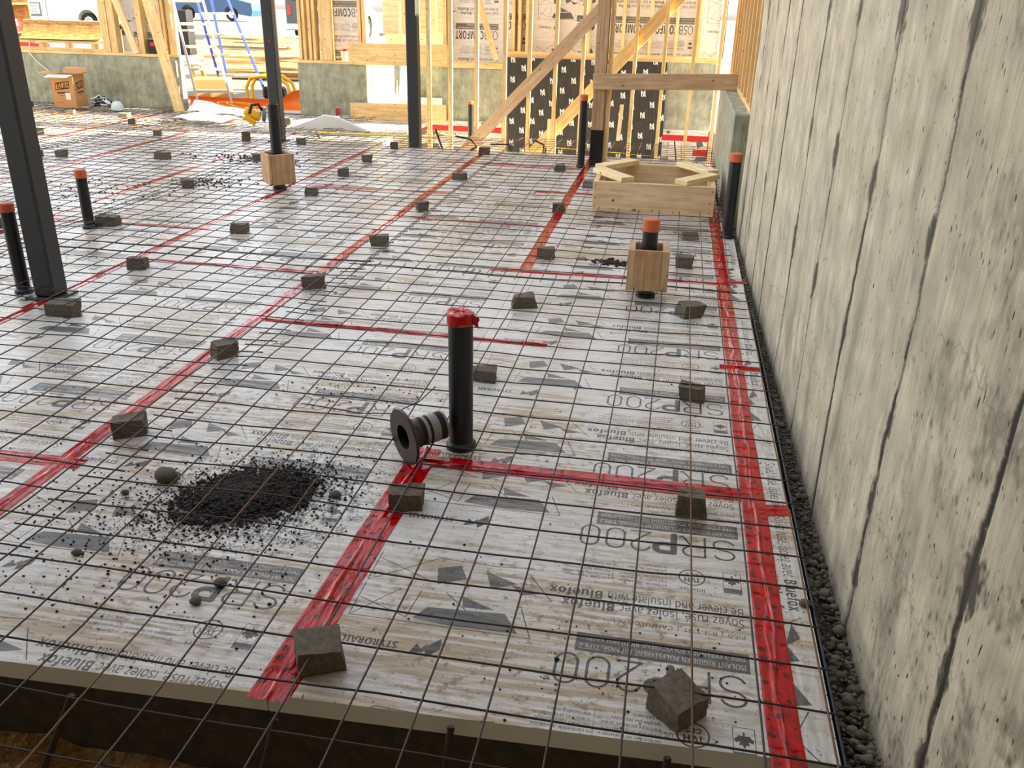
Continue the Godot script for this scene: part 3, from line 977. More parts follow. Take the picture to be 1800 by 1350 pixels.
func make_tapes() -> void:
	tape("wide glossy red tape running along the concrete wall on the right", Vector2(0.376, -1.49), Vector2(0.345, -9.5), 0.080, 0.0045, 1)
	tape("red tape from the front edge up to the dark flange", Vector2(-0.837, -1.47), Vector2(-0.80, -2.78), 0.105, 0.0065, 2)
	tape("crinkled red tape between the black centre pipe and the wall tape", Vector2(-0.86, -2.69), Vector2(0.36, -2.69), 0.085, 0.0055, 3)
	tape("orange-red tape from the block behind the pipe to the far black pipe", Vector2(-0.845, -5.20), Vector2(-0.845, -9.58), 0.075, 0.0015, 4)
	tape("long red tape line crossing the floor from the lower left edge", Vector2(-2.045, -1.47), Vector2(-2.03, -9.55), 0.072, 0.005, 5)
	tape("red tape line running past the left steel column", Vector2(-3.27, -1.6), Vector2(-3.26, -9.58), 0.07, 0.004, 6)
	tape("short red tape stub joining the long line at the left edge", Vector2(-3.20, -2.40), Vector2(-1.96, -2.40), 0.075, 0.003, 7)
	tape("shiny crumpled red tape behind the black centre pipe", Vector2(-2.02, -3.96), Vector2(-0.52, -3.93), 0.055, 0.006, 8)
	tape("red tape across the floor behind the wooden pipe collar", Vector2(-1.05, -5.13), Vector2(0.36, -5.17), 0.05, 0.0045, 9)
	tape("thin red tape across the middle of the floor", Vector2(-2.02, -6.34), Vector2(-0.66, -6.31), 0.045, 0.002, 10)
	tape("pale red tape across the floor left of the middle", Vector2(-3.25, -4.81), Vector2(-2.05, -4.82), 0.06, 0.0025, 11)
	tape("red tape leading right from the raised wooden box", Vector2(-3.3, -7.25), Vector2(-1.85, -7.28), 0.06, 0.002, 12)
	tape("short red tape beside the thin standing pipe on the left", Vector2(-4.45, -5.62), Vector2(-3.2, -5.62), 0.06, 0.002, 13)
	tape("short red tape left of the octagonal form", Vector2(-1.15, -7.55), Vector2(-0.62, -7.55), 0.05, 0.002, 14)
	tape("faint red tape across the boards near the far edge", Vector2(-2.3, -8.82), Vector2(-0.9, -8.78), 0.05, 0.002, 15)
	tape("red tape line passing under the gritty patch", Vector2(-4.49, -3.2), Vector2(-4.49, -11.7), 0.07, 0.002, 16)
	tape("red tape line left of the sunlit patch", Vector2(-5.71, -4.0), Vector2(-5.71, -11.7), 0.07, 0.002, 17)
	tape("red tape line leading to the leaning brace", Vector2(-6.93, -5.0), Vector2(-6.93, -11.7), 0.07, 0.002, 18)
	tape("red tape line in front of the cardboard carton", Vector2(-8.15, -6.0), Vector2(-8.15, -11.7), 0.07, 0.002, 19)
	tape("short red tape tab folded over the edge beside the wall, nearest", Vector2(0.36, -2.60), Vector2(0.488, -2.62), 0.07, 0.002, 20)
	tape("short red tape tab reaching the wall gravel halfway along", Vector2(0.30, -3.85), Vector2(0.484, -3.85), 0.06, 0.004, 21)
	tape("short red tape tab reaching the wall beside the wooden collar", Vector2(0.36, -5.2), Vector2(0.50, -5.24), 0.05, 0.004, 22)

# ------------------------------------------------------------------ welded wire mesh
var sag: FastNoiseLite

func mesh_y(x: float, z: float, h: float) -> float:
	var far := clampf((-z - 9.5) / 1.2, 0.0, 1.0)
	return h + sag.get_noise_2d(x, z) * 0.016 - far * 0.03

func wire_sheet(label: String, x0: float, nx: int, z0: float, nz: int, h: float, sd: int) -> void:
	var t := thing("wire_mesh_sheet", label, "wire mesh", Vector3.ZERO, 0.0, "sheets of welded wire mesh")
	var r := RandomNumberGenerator.new()
	r.seed = sd
	var xe := x0 - CELL * (nx - 1)
	var ze := z0 - CELL * (nz - 1)
	for i in nx:
		var x := x0 - CELL * i
		var p := PackedVector3Array()
		var z := z0 + 0.06
		var k := 0
		var w := r.randf_range(-0.004, 0.004)
		while z > ze - 0.06:
			p.append(Vector3(x + w * sin(z * 1.7 + i), mesh_y(x, z, h) + 0.0042, z))
			z -= 0.15 if z > -6.0 else 0.3
			k += 1
		p.append(Vector3(x, mesh_y(x, ze - 0.06, h) + 0.0042, ze - 0.06))
		var m := MB.new()
		m.tube(p, [0.0028], 5, false)
		part(t, "wire", m, M.wire_rusty if r.randf() < 0.45 else M.wire)
	for j in nz:
		var z := z0 - CELL * j
		var p := PackedVector3Array()
		var s := 0.15 if z > -6.0 else 0.3
		var x := x0 + 0.03
		var w := r.randf_range(-0.006, 0.006)
		while x > xe - 0.03:
			p.append(Vector3(x, mesh_y(x, z, h), z + w * sin(x * 1.3 + j)))
			x -= s
		p.append(Vector3(xe - 0.03, mesh_y(xe - 0.03, z, h), z))
		var m := MB.new()
		m.tube(p, [0.0028], 5, false)
		part(t, "wire", m, M.wire)

func make_mesh_sheets() -> void:
	sag = FastNoiseLite.new()
	sag.seed = 17
	sag.frequency = 0.9
	wire_sheet("rusty wire mesh sheet beside the concrete wall in the foreground", 0.462, 16, -0.716, 28, 0.066, 1)
	wire_sheet("rusty wire mesh sheet over the left foreground boards and dirt pile", -1.745, 16, -0.76, 28, 0.073, 2)
	wire_sheet("wire mesh sheet around the foot of the left steel column", -3.95, 16, -0.70, 28, 0.066, 3)
	wire_sheet("wire mesh sheet round the octagonal form, running to the far edge", 0.388, 15, -4.80, 37, 0.070, 4)
	wire_sheet("wire mesh sheet in the middle distance round the raised wooden box", -1.77, 16, -4.74, 37, 0.064, 5)
	wire_sheet("wire mesh sheet reaching to the sunlit patch by the doorway", -3.97, 16, -4.83, 45, 0.070, 6)
	wire_sheet("wire mesh sheet left of the sunlit patch, below the leaning brace", -6.2, 16, -4.77, 45, 0.064, 7)
	wire_sheet("wire mesh sheet at the far left under the cardboard carton", -8.41, 14, -6.0, 38, 0.070, 8)

# ------------------------------------------------------------------ columns
func column(label: String, x: float, z: float, y0: float) -> Node3D:
	var t := thing("steel_column", label, "column", Vector3(x, y0, z), 0.0, "dark steel columns")
	var m := mb()
	m.bx(Vector3(0, 1.27 - y0 * 0.5, 0), Vector3(0.125, 2.52 - y0, 0.125), 0.012)
	part(t, "shaft", m, M.steel)
	m = mb()
	m.bx(Vector3(0, 0.006, 0), Vector3(0.19, 0.012, 0.19), 0.002)
	part(t, "base_plate", m, M.steel)
	return t

func make_columns() -> void:
	column("dark grey steel column at the left edge, nearest of three", -3.275, -4.04, 0.0)
	var c := column("dark grey steel column behind the capped pipe in a wooden box", -4.42, -9.55, 0.0)
	var m := mb()
	m.bx(Vector3(0.01, 1.06, 0.064), Vector3(0.03, 0.022, 0.004), 0.001)
	part(c, "red_mark", m, M.red)
	column("dark grey steel column in front of the far framing", -2.87, -9.72, -0.6)
	# timber post with wrapped foot
	var t := thing("timber_post", "built-up timber post with a black wrapped foot", "post", Vector3(-0.77, -0.6, -9.02))
	for k in 3:
		m = mb()
		m.bx(Vector3(-0.038 + 0.0385 * k, 1.67, 0), Vector3(0.038, 3.30, 0.14), 0.003)
		part(t, "ply", m, M.lumber_grey)
	m = mb()
	m.bx(Vector3(0, 0.50, 0), Vector3(0.124, 0.92, 0.150), 0.006)
	part(t, "membrane_wrap", m, M.wrap)
	m = mb()
	m.beam(Vector3(0.09, 0.5, -0.02), Vector3(0.09, 3.3, -0.02), 0.038, 0.10, Vector3.RIGHT)
	part(t, "stud", m, M.lumber)

# ------------------------------------------------------------------ pipes
func pipe(called: String, label: String, x: float, z: float, h: float, cap_h: float, rad: float, y0 := 0.0, lean := 0.0) -> Node3D:
	var t := thing(called, label, "pipe", Vector3(x, y0, z), 0.0, "black standing drain pipes")
	t.rotation.z = lean
	var m := MB.new()
	m.lathe([Vector2(rad, 0), Vector2(rad, h - 0.004), Vector2(rad - 0.004, h), Vector2(rad - 0.008, h), Vector2(rad - 0.008, h - 0.05), Vector2(0, h - 0.05)], 28, Transform3D())
	part(t, "tube", m, M.abs)
	m = MB.new()
	m.lathe([Vector2(rad + 0.012, 0.0), Vector2(rad + 0.012, 0.018), Vector2(rad + 0.004, 0.026), Vector2(rad, 0.028)], 24, Transform3D())
	part(t, "collar", m, M.abs)
	if cap_h > 0.0:
		m = MB.new()
		m.lathe([Vector2(rad, h - cap_h), Vector2(rad + 0.003, h - cap_h + 0.002), Vector2(rad + 0.003, h + 0.002), Vector2(rad, h + 0.006)], 28, Transform3D())
		var c := part(t, "test_cap", m, M.cap)
		m = MB.new()
		m.lathe([Vector2(rad, h + 0.006), Vector2(rad * 0.7, h + 0.009), Vector2(0.0, h + 0.009)], 28, Transform3D())
		part(c, "cap_face", m, M.cap)
	return t

func make_pipes() -> void:
	var t := pipe("drain_pipe", "tall black pipe with red taped top in the middle of the floor", -0.684, -2.825, 0.525, 0.035, 0.0445)
	# red tape crumpled over the mouth
	var rows := []; var uvs := []
	var r := RandomNumberGenerator.new()
	r.seed = 31
	for i in 9:
		var row := []; var u := []
		for j in 25:
			var a := TAU * j / 24.0
			var rad: float = [0.0, 0.018, 0.034, 0.0475, 0.0492, 0.0492, 0.049, 0.049, 0.0488][i]
			var y: float = [0.533, 0.536, 0.537, 0.534, 0.528, 0.52, 0.512, 0.503, 0.494][i] + sin(a * 5.0 + i) * 0.0035 + sin(a * 2.0) * (0.005 if i > 6 else 0.002)
			if i > 2: rad += 0.0009 * sin(a * 11.0 + i * 2.0)
			row.append(Vector3(cos(a) * rad, y, sin(a) * rad)); u.append(Vector2(a * 0.1, i * 0.12))
		rows.append(row); uvs.append(u)
	var m := MB.new()
	for i in 9:
		for j in 25:
			var q: Vector3 = rows[i][j]
			m.vert(q, Vector3(q.x, 0.0, q.z).normalized() if i > 3 else Vector3(sin(j * 2.1) * 0.25, 1.0, cos(j * 1.7) * 0.25).normalized(), uvs[i][j])
	for i in 8:
		for j in 24:
			var k := i * 25 + j
			var nn := m.n[k] + m.n[k + 26]
			m.tri(k, k + 1, k + 25, nn); m.tri(k + 1, k + 26, k + 25, nn)
	part(t, "tape_cover", m, M.tape_plain)
	rows = []; uvs = []
	for i in 5:
		var row := []; var u := []
		for j in 4:
			row.append(Vector3(0.044 + 0.024 * j / 3.0 + 0.003 * sin(i * 2.0), 0.534 - 0.042 * i / 4.0 - 0.004 * j, 0.012 + 0.005 * sin(i * 1.3 + j))); u.append(Vector2(i * 0.1, j * 0.1))
		rows.append(row); uvs.append(u)
	m = MB.new()
	m.sheet(rows, uvs, Vector3.BACK)
	part(t, "tape_flap", m, M.pink)
	pipe("drain_pipe", "black pipe with orange cap rising from a wooden collar", -0.085, -4.83, 0.44, 0.062, 0.043)
	pipe("drain_pipe", "tall black pipe with a rusty cap against the concrete wall", 0.43, -6.34, 0.585, 0.05, 0.040)
	pipe("drain_pipe", "slender black pipe with a rusty cap left of the floor", -4.0, -5.44, 0.40, 0.05, 0.036)
	pipe("drain_pipe", "black pipe half hidden behind the left steel column", -3.46, -4.06, 0.49, 0.04, 0.036)
	pipe("drain_pipe", "black pipe beside the wrapped timber post", -0.905, -8.87, 0.69, 0.05, 0.036)
	pipe("drain_pipe", "black pipe with orange tip behind the far studs", -2.50, -10.9, 0.97, 0.03, 0.034, -0.6)
	pipe("drain_pipe", "open black stack pipe standing in the raised wooden box", -3.30, -7.06, 0.70, 0.0, 0.046)
	# toilet flange lying against the centre pipe
	t = thing("closet_flange", "dark maroon flange with striped neck lying against the centre pipe", "flange", Vector3(-0.865, 0.075, -2.76))
	var fy := Vector3(-0.72, -0.06, 0.69).normalized()
	var fx := fy.cross(Vector3.UP).normalized()
	t.transform = Transform3D(Basis(fx, fy, fx.cross(fy)).scaled_local(Vector3(1.15, 1.12, 1.15)), Vector3(-0.838, 0.108, -2.668))
	m = MB.new()
	m.lathe([Vector2(0.040, 0.0), Vector2(0.090, 0.0), Vector2(0.092, 0.004), Vector2(0.090, 0.010), Vector2(0.058, 0.014), Vector2(0.054, 0.030), Vector2(0.047, 0.040), Vector2(0.047, 0.050)], 36, Transform3D(Basis(Vector3.RIGHT, PI), Vector3(0, 0.02, 0)))
	part(t, "ring", m, M.flange)
	m = MB.new()
	m.lathe([Vector2(0.045, -0.03), Vector2(0.045, -0.125), Vector2(0.040, -0.125), Vector2(0.040, 0.02)], 32, Transform3D())
	part(t, "neck", m, M.rubber)
	for q in [[-0.047, -0.058], [-0.068, -0.096], [-0.117, -0.123]]:
		m = MB.new()
		m.lathe([Vector2(0.0462, q[0]), Vector2(0.0462, q[1])], 32, Transform3D())
		part(t, "label_band", m, M.label)

# ------------------------------------------------------------------ timber forms
func make_forms() -> void:
	# raised box round the stack pipe, turned by 45 degrees
	var t := thing("pipe_box", "square wooden box turned on its corner around the stack pipe", "form box", Vector3(-3.30, 0.055, -7.06), PI / 4.0 - 0.05)
	for k in 4:
		var m := mb()
		m.box(Transform3D(Basis(Vector3.UP, PI / 2 * k), Basis(Vector3.UP, PI / 2 * k) * Vector3(0.012, 0.125, 0.100)), Vector3(0.196, 0.25, 0.022), 0.002)
		part(t, "side_board", m, M.ply)
	t = thing("pipe_box", "upright wooden collar box around the orange capped pipe", "form box", Vector3(-0.085, 0.06, -4.83), 0.03)
	for q in [[0, 0.092], [0, -0.092]]:
		var m := mb(); m.bx(Vector3(0, 0.115, q[1]), Vector3(0.15, 0.23, 0.020)); part(t, "side_board", m, M.ply)
	for s in [-1, 1]:
		var m := mb(); m.bx(Vector3(0.095 * s, 0.115, 0.0), Vector3(0.038, 0.23, 0.205)); part(t, "side_board", m, M.lumber_grey)
	# large form with flat corner braces
	t = thing("timber_form", "large pale wooden form box with flat boards across its corners", "form box", Vector3(-0.125, 0.045, -7.21), 0.0)
	for q in [[Vector3(0, 0.112, 0.43), Vector3(0.925, 0.225, 0.038)], [Vector3(0, 0.112, -0.43), Vector3(0.925, 0.225, 0.038)], [Vector3(-0.443, 0.112, 0), Vector3(0.038, 0.225, 0.82)], [Vector3(0.443, 0.112, 0), Vector3(0.038, 0.225, 0.82)]]:
		var m := mb(); m.bx(q[0], q[1], 0.003); part(t, "side_board", m, M.form)
	for q in [[-1, 1, 0.02], [1, 1, -0.06], [-1, -1, -0.05], [1, -1, 0.05]]:
		var m := mb()
		var a := Vector3(q[0] * 0.455, 0.245, q[1] * 0.06)
		var b := Vector3(q[0] * 0.20, 0.245, q[1] * 0.425)
		m.beam(a, b, 0.115, 0.038, Vector3(0.36 * q[1], 0, 0.26 * q[0]), 0.003)
		part(t, "corner_brace", m, M.lumber_pale)
	for q in [[-0.44, 0.19], [-0.44, 0.10], [-0.445, 0.03], [0.44, 0.19], [0.43, 0.10], [0.43, 0.03], [-0.3, 0.02], [-0.15, 0.018], [0.0, 0.02], [0.16, 0.018]]:
		var m := MB.new()
		m.lathe([Vector2(0.005, 0.0), Vector2(0.0, 0.001)], 8, Transform3D(Basis(Vector3.RIGHT, PI / 2), Vector3(q[0], q[1], 0.4495)))
		part(t, "screw", m, M.black)

# ------------------------------------------------------------------ concrete blocks
func chunk(size: Vector3, sd: int, rough := 0.004, skew := 0.12) -> ArrayMesh:
	var r := RandomNumberGenerator.new()
	r.seed = sd
	var nz := FastNoiseLite.new()
	nz.seed = sd
	nz.frequency = 22.0
	nz.fractal_octaves = 2
	var off := []
	for k in 8: off.append(Vector3(r.randf_range(-1, 1), r.randf_range(-1, 1), r.randf_range(-1, 1)) * size * skew)
	var warp := func(p: Vector3) -> Vector3:      # p in -1..1
		var q := p
		var l := p.length()
		q = p * lerpf(1.0, 1.55 / maxf(l, 1.0), 0.10 if l > 1.42 else 0.0)
		var o := Vector3.ZERO
		for k in 8:
			var c := Vector3(1 if k & 1 else -1, 1 if k & 2 else -1, 1 if k & 4 else -1)
			o += off[k] * ((1 + c.x * p.x) * (1 + c.y * p.y) * (1 + c.z * p.z) / 8.0)
		if p.y < -0.99: o.y = 0.0
		var w := q * size * 0.5 + o * (1.0 if p.y > -0.99 else 0.6)
		var nn := Vector3(nz.get_noise_3dv(w * 3.0), nz.get_noise_3dv(w * 3.0 + Vector3(9, 0, 0)), nz.get_noise_3dv(w * 3.0 + Vector3(0, 9, 0))) * rough
		if p.y < -0.99: nn.y = 0.0
		return w + nn + Vector3(0, size.y * 0.5, 0)
	var m := MB.new()
	var n := 5
	for a in 3:
		for s in [-1.0, 1.0]:
			var rows := []; var uvs := []
			var hint := Vector3.ZERO; hint[a] = s
			for i in n + 1:
				var row := []; var u := []
				for j in n + 1:
					var p := Vector3.ZERO
					p[a] = s
					p[(a + 1) % 3] = -1.0 + 2.0 * i / n
					p[(a + 2) % 3] = -1.0 + 2.0 * j / n
					row.append(warp.call(p)); u.append(Vector2(i, j) * 0.02)
				rows.append(row); uvs.append(u)
			m.sheet(rows, uvs, hint)
	return m.mesh()

func make_blocks() -> void:
	var g := "concrete blocks propping up the wire mesh"
	# x, z, width, height, depth, turn, tone, label
	for b in [
		[-0.76, -1.62, 0.115, 0.072, 0.085, 0.45, 0, "concrete block on the red tape in the front, with a slanted top"],
		[0.13, -1.63, 0.10, 0.07, 0.095, 0.78, 0, "muddy concrete block standing cornerwise at the lower right front"],
		[-0.76, -2.38, 0.10, 0.064, 0.075, 0.25, 0, "concrete block just in front of the dark flange"],
		[0.16, -2.54, 0.10, 0.068, 0.075, -0.02, 0, "concrete block on the red cross tape near the wall"],
		[0.17, -3.46, 0.10, 0.062, 0.08, -0.2, 0, "concrete block on the print between pipe and wall, third from the front"],
		[-0.73, -3.46, 0.11, 0.052, 0.07, -0.05, 0, "low concrete block right behind the black centre pipe"],
		[-1.93, -2.65, 0.115, 0.07, 0.08, 0.5, 0, "concrete block on the long red tape, lowest on the left"],
		[-1.96, -3.46, 0.105, 0.068, 0.09, 0.85, 0, "dark concrete block on the long red tape, second from below"],
		[-1.96, -4.53, 0.12, 0.068, 0.07, 0.35, 0, "dark concrete block on the long red tape, third from below"],
		[-1.89, -5.51, 0.12, 0.068, 0.07, 0.1, 0, "dark concrete block on the long red tape, fourth from below"],
		[-1.90, -6.59, 0.09, 0.07, 0.08, 0.6, 0, "small dark concrete block on the long red tape, fifth from below"],
		[-1.92, -7.90, 0.105, 0.062, 0.08, -0.2, 0, "concrete block on the long red tape, sixth from below"],
		[-2.00, -9.37, 0.12, 0.065, 0.07, -0.1, 2, "reddish brown concrete block where the long red tape meets the far edge"],
		[-0.73, -4.49, 0.13, 0.066, 0.085, 0.3, 0, "concrete block between the centre pipe and the wooden collar"],
		[0.16, -4.54, 0.125, 0.066, 0.09, 0.4, 0, "concrete block just right of the wooden collar's black pipe foot"],
		[0.13, -5.49, 0.105, 0.068, 0.08, -0.1, 0, "concrete block right of the wooden collar box, level with its top"],
		[0.16, -6.23, 0.12, 0.062, 0.09, 0.25, 1, "concrete block between orange cap and the wall tape, before the big form"],
		[-0.75, -5.48, 0.095, 0.066, 0.09, -0.15, 0, "concrete block at the near end of the orange-red tape line"],
		[-0.86, -6.84, 0.10, 0.064, 0.08, 0.2, 0, "dark concrete block on the orange-red tape line"],
		[-0.72, -7.86, 0.10, 0.066, 0.07, 0.0, 1, "grey concrete block touching the left side of the big form"],
		[-1.08, -8.62, 0.10, 0.062, 0.07, 0.1, 0, "concrete block left of the black pipe near the far edge"],
		[-3.03, -3.80, 0.15, 0.066, 0.10, 0.15, 0, "large concrete block at the foot of the left steel column"],
		[-3.12, -4.63, 0.105, 0.064, 0.085, 0.3, 0, "dark concrete block right of the left steel column"],
		[-2.94, -5.59, 0.11, 0.066, 0.08, 0.1, 0, "dark concrete block between the slender left pipe and the middle row"],
		[-2.94, -6.89, 0.10, 0.062, 0.07, 0.3, 0, "concrete block just right of the raised wooden box"],
		[-3.00, -7.79, 0.095, 0.064, 0.08, 0.4, 0, "concrete block behind and right of the raised wooden box"],
		[-3.03, -8.56, 0.092, 0.062, 0.07, 0.2, 0, "concrete block in the row behind the raised box, second last"],
		[-3.03, -9.45, 0.075, 0.066, 0.07, 0.3, 2, "small concrete block at the foot of the far steel column"],
		[-3.93, -5.54, 0.15, 0.066, 0.08, 0.15, 0, "wide concrete block just right of the slender left pipe"],
		[-4.07, -6.91, 0.10, 0.064, 0.08, 0.5, 0, "concrete block beside a gritty smear left of the raised box"],
		[-4.56, -5.32, 0.09, 0.064, 0.08, 0.2, 2, "dark concrete block at the left picture edge behind the column"],
		[-4.09, -8.30, 0.085, 0.062, 0.08, 0.5, 0, "concrete block touching the back left of the raised box"],
		[-5.02, -8.11, 0.148, 0.066, 0.08, 0.0, 0, "long concrete block left of the raised box"],
		[-6.23, -7.87, 0.091, 0.062, 0.08, 0.1, 0, "concrete block next to the left column, left of a twin"],
		[-6.01, -7.94, 0.085, 0.066, 0.08, -0.3, 0, "concrete block near the left column, right of a twin"],
		[-7.21, -9.24, 0.10, 0.062, 0.07, 0.1, 1, "concrete block just right of the left column's upper part"],
		[-5.88, -9.50, 0.105, 0.066, 0.07, 0.0, 0, "concrete block left of the sunlit patch"],
		[-4.77, -9.44, 0.077, 0.095, 0.07, 0.2, 2, "brown concrete block standing upright left of the stack pipe"],
		[-4.09, -9.40, 0.10, 0.066, 0.07, 0.2, 0, "concrete block right of the stack pipe at the edge of the sunlight"],
		[-7.93, -10.81, 0.106, 0.062, 0.07, 0.1, 1, "pale concrete block right in front of the cardboard carton"],
		[-7.10, -10.73, 0.141, 0.064, 0.08, 0.1, 1, "pale wide concrete block right of the cardboard carton"],
		[-6.70, -10.27, 0.085, 0.07, 0.08, 0.0, 2, "small brown concrete block in front of the leaning brace"],
		[-6.91, -11.46, 0.102, 0.085, 0.07, 0.0, 1, "pale concrete block against the foot of the left far wall"],
		[-6.35, -11.33, 0.092, 0.066, 0.07, 0.1, 1, "grey concrete block between the brace and the aluminium ladder"],
		[-4.80, -10.66, 0.09, 0.10, 0.08, 0.1, 1, "cream block standing in the sunlight right of the yellow saw"],
		[-9.02, -11.39, 0.144, 0.066, 0.09, 0.0, 2, "brown block half hidden behind the left column by the far wall"],
	]:
		var o := MeshInstance3D.new()
		o.name = numbered("concrete_block")
		o.mesh = chunk(Vector3(b[2], b[3], b[4]), int(b[0] * 100 - b[1] * 1000), 0.004 if b[1] > -5.0 else 0.002)
		o.material_override = [M.block, M.block_pale, M.block_brown][b[6]]
		add_child(o)
		o.position = Vector3(b[0], 0.001, b[1])
		o.rotation.y = b[5]
		meta(o, b[7], "block", g)
	var st := MeshInstance3D.new()
	st.name = "round_stone"
	st.mesh = rock(3, 12, 8)
	st.material_override = M.block
	add_child(st)
	st.transform = Transform3D(Basis(Vector3.UP, 0.3).scaled(Vector3(0.045, 0.026, 0.034)), Vector3(-1.61, 0.022, -2.36))
	meta(st, "smooth dark oval stone left of the dirt pile", "stone")

func rock(sd: int, segs := 7, rings := 5) -> ArrayMesh:
	var nz := FastNoiseLite.new()
	nz.seed = sd
	nz.frequency = 0.9
	var m := MB.new()
	var rows := []; var uvs := []
	for i in rings + 1:
		var row := []; var u := []
		for j in segs + 1:
			var a := TAU * (j % segs) / segs
			var b := PI * i / rings
			var d := Vector3(sin(b) * cos(a), cos(b), sin(b) * sin(a))
			row.append(d * (1.0 + 0.35 * nz.get_noise_3dv(d)))
			u.append(Vector2(j, i) * 0.1)
		rows.append(row); uvs.append(u)
	for i in rings + 1:
		for j in segs + 1:
			m.vert(rows[i][j], rows[i][j].normalized(), uvs[i][j])
	for i in rings:
		for j in segs:
			var a := i * (segs + 1) + j
			var nn: Vector3 = m.n[a] + m.n[a + segs + 2]
			m.tri(a, a + 1, a + segs + 1, nn); m.tri(a + 1, a + segs + 2, a + segs + 1, nn)
	return m.mesh()

# ------------------------------------------------------------------ far wall
func stick(parent: Node, called: String, a: Vector3, b: Vector3, wid: float, dep: float, side: Vector3, material: Material) -> MeshInstance3D:
	var m := mb()
	m.beam(a, b, wid, dep, side)
	return part(parent, called, m, material)

func panel(parent: Node, x0: float, x1: float, y0: float, y1: float, z: float, ph: Vector2) -> void:
	var m := MB.new()
	var c := [Vector3(x0, y0, z), Vector3(x1, y0, z), Vector3(x1, y1, z), Vector3(x0, y1, z)]
	for p in c: m.vert(p, Vector3.BACK, Vector2(-p.x / 1.2192 + ph.x, p.y / 0.6096 + ph.y))
	m.tri(0, 1, 2, Vector3.BACK); m.tri(0, 2, 3, Vector3.BACK)
	var o := part(parent, "sheathing_panel", m, M.panel)
	m = mb()
	m.bx(Vector3((x0 + x1) * 0.5, (y0 + y1) * 0.5, z - 0.021), Vector3(x1 - x0, y1 - y0, 0.04))
	part(o, "panel_core", m, M.foam)

